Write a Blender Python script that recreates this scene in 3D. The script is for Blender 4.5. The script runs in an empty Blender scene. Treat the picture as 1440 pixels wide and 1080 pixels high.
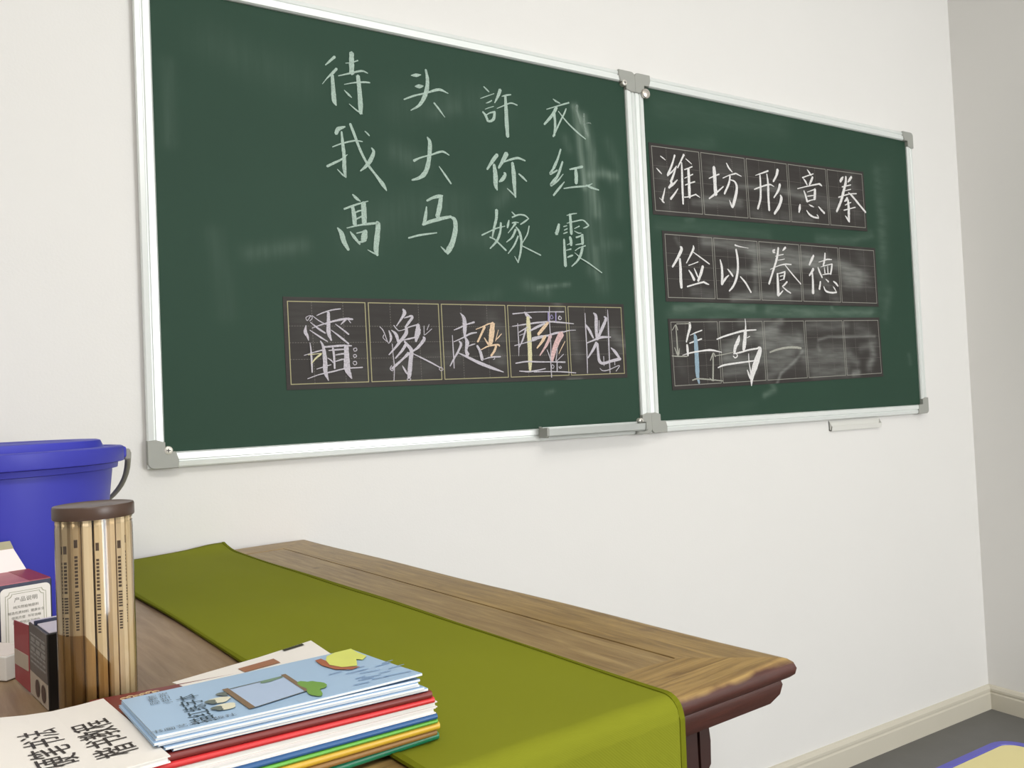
import bpy, bmesh, math, random
import numpy as np
from mathutils import Matrix, Vector
random.seed(7); rng = np.random.default_rng(7)
S = bpy.context.scene
COL = S.collection
PI = math.pi

# ------------------------------------------------------------ camera
cam_data = bpy.data.cameras.new('camera'); cam = bpy.data.objects.new('camera', cam_data); COL.objects.link(cam)
cam_data.sensor_fit = 'HORIZONTAL'; cam_data.sensor_width = 36.0
cam_data.lens = 1130.9927 / 1440 * 36.0
cam_data.clip_start = 0.02; cam_data.clip_end = 60
def cam_axes(h, p, r):
    F = Vector((math.sin(h)*math.cos(p), math.cos(h)*math.cos(p), math.sin(p)))
    R = Vector((math.cos(h), -math.sin(h), 0)); U = R.cross(F)
    c, s = math.cos(r), math.sin(r)
    return F, c*R + s*U, -s*R + c*U
F_, R_, U_ = cam_axes(0.5319, 0.0267, -0.0449)
M = Matrix((R_, U_, -F_)).transposed().to_4x4(); M.translation = Vector((-0.1932, -1.592, 1.1016))
cam.matrix_world = M
S.camera = cam

# ------------------------------------------------------------ world, lights, exposure
w = bpy.data.worlds.new('world'); S.world = w; w.use_nodes = True
w.node_tree.nodes['Background'].inputs[0].default_value = (0.85, 0.93, 1.0, 1)
w.node_tree.nodes['Background'].inputs[1].default_value = 1.0
S.view_settings.view_transform = 'Standard'; S.view_settings.look = 'None'
S.view_settings.gamma = 1.0; S.view_settings.use_curve_mapping = False
S.view_settings.exposure = 0.42
S.cycles.transparent_max_bounces = 32
def area(name, loc, rot, sx, sy, power, col):
    l = bpy.data.lights.new(name, 'AREA'); l.shape = 'RECTANGLE'; l.size = sx; l.size_y = sy
    l.energy = power; l.color = col
    o = bpy.data.objects.new(name, l); o.location = loc; o.rotation_euler = rot; COL.objects.link(o); return o
# daylight through the wide window in the wall behind the camera, and two ceiling panels
area('window_daylight', (1.80, -4.62, 1.55), (math.radians(90), 0, 0), 1.2, 1.5, 66, (0.97, 0.985, 1.0))
area('panel_light_near', (0.7, -1.7, 2.86), (0, 0, 0), 0.6, 0.6, 5, (1.0, 0.98, 0.95))
area('panel_light_far', (-0.5, -2.5, 2.86), (0, 0, 0), 1.2, 0.6, 30, (1.0, 0.98, 0.95))

# ------------------------------------------------------------ helpers
def lin(r, g, b):
    def f(c):
        c /= 255.0
        return c/12.92 if c <= 0.04045 else ((c+0.055)/1.055)**2.4
    return (f(r), f(g), f(b), 1.0)
MATS = {}
def mat(name, col, rough=0.6, metal=0.0, spec=0.5, var=0.0, scale=8.0, bump=0.0, bscale=60.0, stretch=(1,1,1), coat=0.0):
    if name in MATS: return MATS[name]
    m = bpy.data.materials.new(name); m.use_nodes = True; MATS[name] = m
    nt = m.node_tree; b = nt.nodes['Principled BSDF']
    b.inputs['Base Color'].default_value = col; b.inputs['Roughness'].default_value = rough
    b.inputs['Metallic'].default_value = metal; b.inputs['Specular IOR Level'].default_value = spec
    b.inputs['Coat Weight'].default_value = coat
    tc = nt.nodes.new('ShaderNodeTexCoord'); mp = nt.nodes.new('ShaderNodeMapping'); mp.inputs['Scale'].default_value = stretch
    nt.links.new(tc.outputs['Object'], mp.inputs[0])
    if var > 0:
        n = nt.nodes.new('ShaderNodeTexNoise'); n.inputs['Scale'].default_value = scale; n.inputs['Detail'].default_value = 5
        nt.links.new(mp.outputs[0], n.inputs['Vector'])
        mx = nt.nodes.new('ShaderNodeMix'); mx.data_type = 'RGBA'
        mx.inputs[6].default_value = tuple(c*(1-var) for c in col[:3]) + (1,)
        mx.inputs[7].default_value = tuple(min(1, c*(1+var)) for c in col[:3]) + (1,)
        nt.links.new(n.outputs['Fac'], mx.inputs[0]); nt.links.new(mx.outputs[2], b.inputs['Base Color'])
    if bump > 0:
        n2 = nt.nodes.new('ShaderNodeTexNoise'); n2.inputs['Scale'].default_value = bscale; n2.inputs['Detail'].default_value = 3
        nt.links.new(mp.outputs[0], n2.inputs['Vector'])
        bp = nt.nodes.new('ShaderNodeBump'); bp.inputs['Strength'].default_value = bump; bp.inputs['Distance'].default_value = 0.002
        nt.links.new(n2.outputs['Fac'], bp.inputs['Height']); nt.links.new(bp.outputs[0], b.inputs['Normal'])
    return m
def link(name, me, m=None, parent=None, loc=(0,0,0), rotz=0.0, smooth=False):
    o = bpy.data.objects.new(name, me); COL.objects.link(o)
    o.location = loc; o.rotation_euler = (0, 0, rotz)
    if parent is not None: o.parent = parent
    if m is not None:
        for mm in (m if isinstance(m, (list, tuple)) else [m]): me.materials.append(mm)
    if smooth:
        me.polygons.foreach_set('use_smooth', [True]*len(me.polygons))
    return o
def bm_link(name, bm, m=None, parent=None, loc=(0,0,0), rotz=0.0, smooth=False, autosmooth=False):
    me = bpy.data.meshes.new(name); bmesh.ops.recalc_face_normals(bm, faces=bm.faces); bm.to_mesh(me); bm.free()
    o = link(name, me, m, parent, loc, rotz, smooth or autosmooth)
    if autosmooth: me.set_sharp_from_angle(angle=math.radians(40))
    return o
def thing(name, label, cat, loc=(0,0,0), rotz=0.0, group=None):
    o = bpy.data.objects.new(name, None); COL.objects.link(o); o.empty_display_size = 0.05
    o.location = loc; o.rotation_euler = (0,0,rotz); o['label'] = label; o['category'] = cat
    if group: o['group'] = group
    return o
def tag(o, label, cat, group=None):
    o['label'] = label; o['category'] = cat
    if group: o['group'] = group
    return o
def struct(o): o['kind'] = 'structure'; return o
def box(bm, x0, x1, y0, y1, z0, z1, bev=0.0, seg=2, mi=0):
    r = bmesh.ops.create_cube(bm, size=1.0); vs = r['verts']
    for v in vs:
        v.co = Vector(((x0+x1)/2 + v.co.x*(x1-x0), (y0+y1)/2 + v.co.y*(y1-y0), (z0+z1)/2 + v.co.z*(z1-z0)))
    fs = set(f for v in vs for f in v.link_faces)
    for f in fs: f.material_index = mi
    if bev > 0:
        es = list(set(e for v in vs for e in v.link_edges))
        bmesh.ops.bevel(bm, geom=es, offset=bev, segments=seg, affect='EDGES', profile=0.5)
def prism(bm, ring0, ring1, mi=0, caps=True):
    """solid between two rings of 3-D points with equal counts"""
    a = [bm.verts.new(p) for p in ring0]; b = [bm.verts.new(p) for p in ring1]; n = len(a)
    for i in range(n):
        f = bm.faces.new((a[i], a[(i+1) % n], b[(i+1) % n], b[i])); f.material_index = mi
    if caps:
        f = bm.faces.new(a[::-1]); f.material_index = mi
        f = bm.faces.new(b); f.material_index = mi
def poly(bm, pts, mi=0):
    f = bm.faces.new([bm.verts.new(p) for p in pts]); f.material_index = mi; return f
def lathe(bm, prof, n=48, cx=0, cy=0, mi=0, close=False):
    rings = []
    for r, z in prof:
        if r < 1e-6: rings.append([bm.verts.new((cx, cy, z))])
        else: rings.append([bm.verts.new((cx + r*math.cos(2*PI*k/n), cy + r*math.sin(2*PI*k/n), z)) for k in range(n)])
    for a, b in zip(rings[:-1], rings[1:]):
        for k in range(n):
            k2 = (k+1) % n
            if len(a) == 1 and len(b) == 1: continue
            if len(a) == 1: f = bm.faces.new((a[0], b[k], b[k2]))
            elif len(b) == 1: f = bm.faces.new((a[k], a[k2], b[0]))
            else: f = bm.faces.new((a[k], a[k2], b[k2], b[k]))
            f.material_index = mi
def tube(bm, pts, rads, n=10, flat=1.0, caps=True):
    pts = [Vector(p) for p in pts]; rings = []
    for i, p in enumerate(pts):
        t = (pts[min(i+1, len(pts)-1)] - pts[max(i-1, 0)]).normalized()
        a = t.cross(Vector((0, 0, 1)))
        if a.length < 1e-3: a = Vector((1, 0, 0))
        a.normalize(); b = t.cross(a).normalized()
        r = rads[i] if isinstance(rads, (list, tuple)) else rads
        rings.append([bm.verts.new(p + a*(r*math.cos(2*PI*k/n)) + b*(r*flat*math.sin(2*PI*k/n))) for k in range(n)])
    for a, b in zip(rings[:-1], rings[1:]):
        for k in range(n): bm.faces.new((a[k], a[(k+1) % n], b[(k+1) % n], b[k]))
    if caps: bm.faces.new(rings[0][::-1]); bm.faces.new(rings[-1])
_fontcache = {}
def text_mesh(body, size, org, right, up, nrm, lift=0.0004, sx=1.0):
    """mesh of a line of print lying on a surface; org = centre of the line"""
    c = bpy.data.curves.new('print', 'FONT'); c.body = body; c.size = 1.0; c.align_x = 'CENTER'; c.align_y = 'CENTER'
    c.resolution_u = 2
    o = bpy.data.objects.new('print', c); COL.objects.link(o)
    dg = bpy.context.evaluated_depsgraph_get(); me = bpy.data.meshes.new_from_object(o.evaluated_get(dg))
    bpy.data.objects.remove(o); bpy.data.curves.remove(c)
    org, right, up, nrm = Vector(org), Vector(right).normalized(), Vector(up).normalized(), Vector(nrm).normalized()
    for v in me.vertices:
        v.co = org + right*(v.co.x*size*sx) + up*(v.co.y*size) + nrm*lift
    me.materials.clear()
    return me
def catmull(P, n=5):
    P = np.array(P, float)
    if len(P) < 3: 
        t = np.linspace(0, 1, n+1)[:, None]; return P[0]*(1-t) + P[-1]*t
    Q = np.vstack([2*P[0]-P[1], P, 2*P[-1]-P[-2]]); out = []
    for i in range(1, len(Q)-2):
        for k in range(n):
            t = k/n; a, b, c, d = Q[i-1], Q[i], Q[i+1], Q[i+2]
            out.append(0.5*((2*b) + (c-a)*t + (2*a-5*b+4*c-d)*t*t + (3*b-3*c+d-a)*t**3))
    out.append(P[-1]); return np.array(out)
# ------------------------------------------------------------ materials
M_wall = mat('wall_paint', lin(231, 229, 225), rough=0.75, spec=0.25, var=0.015, scale=2.5, bump=0.08, bscale=220)
M_wall2 = M_wall
M_ceil = mat('ceiling_paint', lin(235, 233, 228), rough=0.9, spec=0.1, bump=0.05, bscale=90)
M_base = mat('baseboard_paint', lin(206, 200, 184), rough=0.45, spec=0.4, var=0.03, scale=6)
M_floor = mat('grey_vinyl', lin(104, 103, 100), rough=0.5, spec=0.35, var=0.10, scale=14, bump=0.05, bscale=120)
M_alu = mat('white_aluminium', lin(232, 236, 233), rough=0.32, metal=0.25, spec=0.6, var=0.02, scale=30)
M_cap = mat('grey_corner_plastic', lin(160, 161, 154), rough=0.5, var=0.04, scale=40)
M_steel = mat('zinc_screw', lin(222, 218, 208), rough=0.35, metal=0.3)
M_magnet = mat('silver_magnet', lin(215, 208, 200), rough=0.25, metal=0.7)
M_back = mat('board_backing', lin(150, 150, 146), rough=0.8)
M_tray = mat('tray_plastic', lin(226, 225, 218), rough=0.35, spec=0.5)
M_alu_tray = mat('tray_aluminium', lin(196, 200, 196), rough=0.35, metal=0.5, var=0.03, scale=40)
M_line = mat('grid_line_print', lin(146, 145, 136), rough=0.7)
M_liney = mat('grid_line_print_yellow', lin(170, 164, 124), rough=0.7)
M_dash = mat('guide_line_print', lin(104, 100, 96), rough=0.8)

def slate(name, col, dustcol, var, streak):
    m = bpy.data.materials.new(name); m.use_nodes = True; nt = m.node_tree; b = nt.nodes['Principled BSDF']
    b.inputs['Roughness'].default_value = 0.6; b.inputs['Specular IOR Level'].default_value = 0.2
    N = nt.nodes.new; L = nt.links.new
    tc = N('ShaderNodeTexCoord'); n = N('ShaderNodeTexNoise'); n.inputs['Scale'].default_value = 2.6; n.inputs['Detail'].default_value = 4
    L(tc.outputs['Object'], n.inputs['Vector'])
    mx = N('ShaderNodeMix'); mx.data_type = 'RGBA'
    mx.inputs[6].default_value = tuple(c*(1-var) for c in col[:3]) + (1,); mx.inputs[7].default_value = tuple(c*(1+var) for c in col[:3]) + (1,)
    L(n.outputs['Fac'], mx.inputs[0])
    at = N('ShaderNodeAttribute'); at.attribute_name = 'dust'
    mp = N('ShaderNodeMapping'); mp.inputs['Scale'].default_value = streak; L(tc.outputs['Object'], mp.inputs[0])
    n2 = N('ShaderNodeTexNoise'); n2.inputs['Scale'].default_value = 60; n2.inputs['Detail'].default_value = 6; L(mp.outputs[0], n2.inputs['Vector'])
    mr = N('ShaderNodeMapRange'); mr.inputs[1].default_value = 0.3; mr.inputs[2].default_value = 0.7; mr.inputs[3].default_value = 0.45; mr.inputs[4].default_value = 1.25
    L(n2.outputs['Fac'], mr.inputs[0])
    mu = N('ShaderNodeMath'); mu.operation = 'MULTIPLY'; L(at.outputs['Fac'], mu.inputs[0]); L(mr.outputs[0], mu.inputs[1])
    m2 = N('ShaderNodeMix'); m2.data_type = 'RGBA'; m2.inputs[7].default_value = dustcol
    L(mu.outputs[0], m2.inputs[0]); L(mx.outputs[2], m2.inputs[6]); L(m2.outputs[2], b.inputs['Base Color'])
    return m
M_green = slate('green_slate', lin(42, 68, 54), lin(150, 168, 154), 0.10, (0.25, 1, 1.0))
M_greenv = slate('green_slate_left', lin(42, 68, 54), lin(150, 168, 154), 0.10, (1.6, 1, 0.12))
M_black = slate('black_magnet_sheet', lin(52, 48, 46), lin(150, 152, 147), 0.12, (0.2, 1, 1.6))

def chalk(name, col, dens):
    m = bpy.data.materials.new(name); m.use_nodes = True; nt = m.node_tree; b = nt.nodes['Principled BSDF']
    b.inputs['Base Color'].default_value = col; b.inputs['Roughness'].default_value = 0.95; b.inputs['Specular IOR Level'].default_value = 0.1
    N = nt.nodes.new; L = nt.links.new
    tc = N('ShaderNodeTexCoord'); n = N('ShaderNodeTexNoise'); n.inputs['Scale'].default_value = 420; n.inputs['Detail'].default_value = 2
    L(tc.outputs['Object'], n.inputs['Vector'])
    mr = N('ShaderNodeMapRange'); mr.inputs[1].default_value = 0.36; mr.inputs[2].default_value = 0.56; mr.inputs[3].default_value = dens*0.72; mr.inputs[4].default_value = dens
    L(n.outputs['Fac'], mr.inputs[0])
    tr = N('ShaderNodeBsdfTransparent'); ms = N('ShaderNodeMixShader')
    L(mr.outputs[0], ms.inputs[0]); L(tr.outputs[0], ms.inputs[1]); L(b.outputs[0], ms.inputs[2])
    L(ms.outputs[0], nt.nodes['Material Output'].inputs[0])
    return m
CH = {'w': chalk('white_chalk', lin(178, 198, 186), 0.95), 'g': chalk('white_chalk_on_black', lin(232, 230, 228), 1.0),
      'l': chalk('lavender_white_chalk', lin(206, 201, 209), 0.93),
      'd': chalk('dim_chalk', lin(196, 196, 184), 0.72),
      'y': chalk('yellow_chalk', lin(226, 220, 178), 0.92), 'o': chalk('orange_chalk', lin(236, 208, 176), 0.92),
      'r': chalk('pink_chalk', lin(226, 192, 190), 0.9), 'v': chalk('violet_chalk', lin(170, 160, 205), 0.85),
      'b': chalk('blue_chalk', lin(160, 184, 200), 0.9), 's': chalk('smeared_chalk', lin(150, 168, 156), 0.55)}
CHK = list(CH)

# ------------------------------------------------------------ room shell
XR, XL, YB, HC = 2.578, -2.6, -4.6, 2.9
bm = bmesh.new(); box(bm, XL, XR, YB, 0, -0.05, 0); struct(bm_link('floor', bm, M_floor))
bm = bmesh.new(); box(bm, XL, XR, YB, 0, HC, HC+0.05); struct(bm_link('ceiling', bm, M_ceil))
bm = bmesh.new(); box(bm, XL-0.1, XR+0.1, 0, 0.1, 0, HC); struct(bm_link('wall_front', bm, M_wall))
bm = bmesh.new(); box(bm, XL-0.1, XL, YB, 0, 0, HC); struct(bm_link('wall_left', bm, M_wall))
bm = bmesh.new(); box(bm, XR, XR+0.1, YB, 0, 0, HC); struct(bm_link('wall_right', bm, M_wall))
bm = bmesh.new()     # back wall with a window opening, behind the camera
wx0, wx1, wz0, wz1 = 1.18, 2.42, 0.78, 2.32
box(bm, XL-0.1, wx0, YB-0.1, YB, 0, HC); box(bm, wx1, XR+0.1, YB-0.1, YB, 0, HC)
box(bm, wx0, wx1, YB-0.1, YB, 0, wz0); box(bm, wx0, wx1, YB-0.1, YB, wz1, HC)
struct(bm_link('wall_back', bm, M_wall))
win = bpy.data.objects.new('window_1', None); COL.objects.link(win); win.location = ((wx0+wx1)/2, YB-0.06, wz0); struct(win)
bm = bmesh.new(); wm = (wx0+wx1)/2
for a, b_, c, d in ((wx0, wx1, wz0, wz0+0.05), (wx0, wx1, wz1-0.05, wz1), (wx0, wx0+0.05, wz0, wz1), (wx1-0.05, wx1, wz0, wz1), (wm-0.03, wm+0.03, wz0, wz1)):
    box(bm, a-wm, b_-wm, -0.03, 0.03, c-wz0, d-wz0, 0.004, 1)
bm_link('window_frame', bm, M_alu, win)
def skirting(name, length, loc, rot):
    prof = [(0, 0), (0.013, 0), (0.013, 0.052), (0.0105, 0.056), (0.0105, 0.060), (0.0125, 0.062), (0.012, 0.069), (0.006, 0.077), (0.0, 0.079)]
    bm = bmesh.new(); prism(bm, [(0, -d, z) for d, z in prof], [(length, -d, z) for d, z in prof])
    return struct(bm_link(name, bm, M_base, None, loc, rot))
skirting('baseboard_front', XR-XL, (XL, 0, 0), 0)
skirting('baseboard_right', -YB, (XR, 0, 0), -PI/2)
skirting('baseboard_left', -YB, (XL, YB, 0), PI/2)

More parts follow.
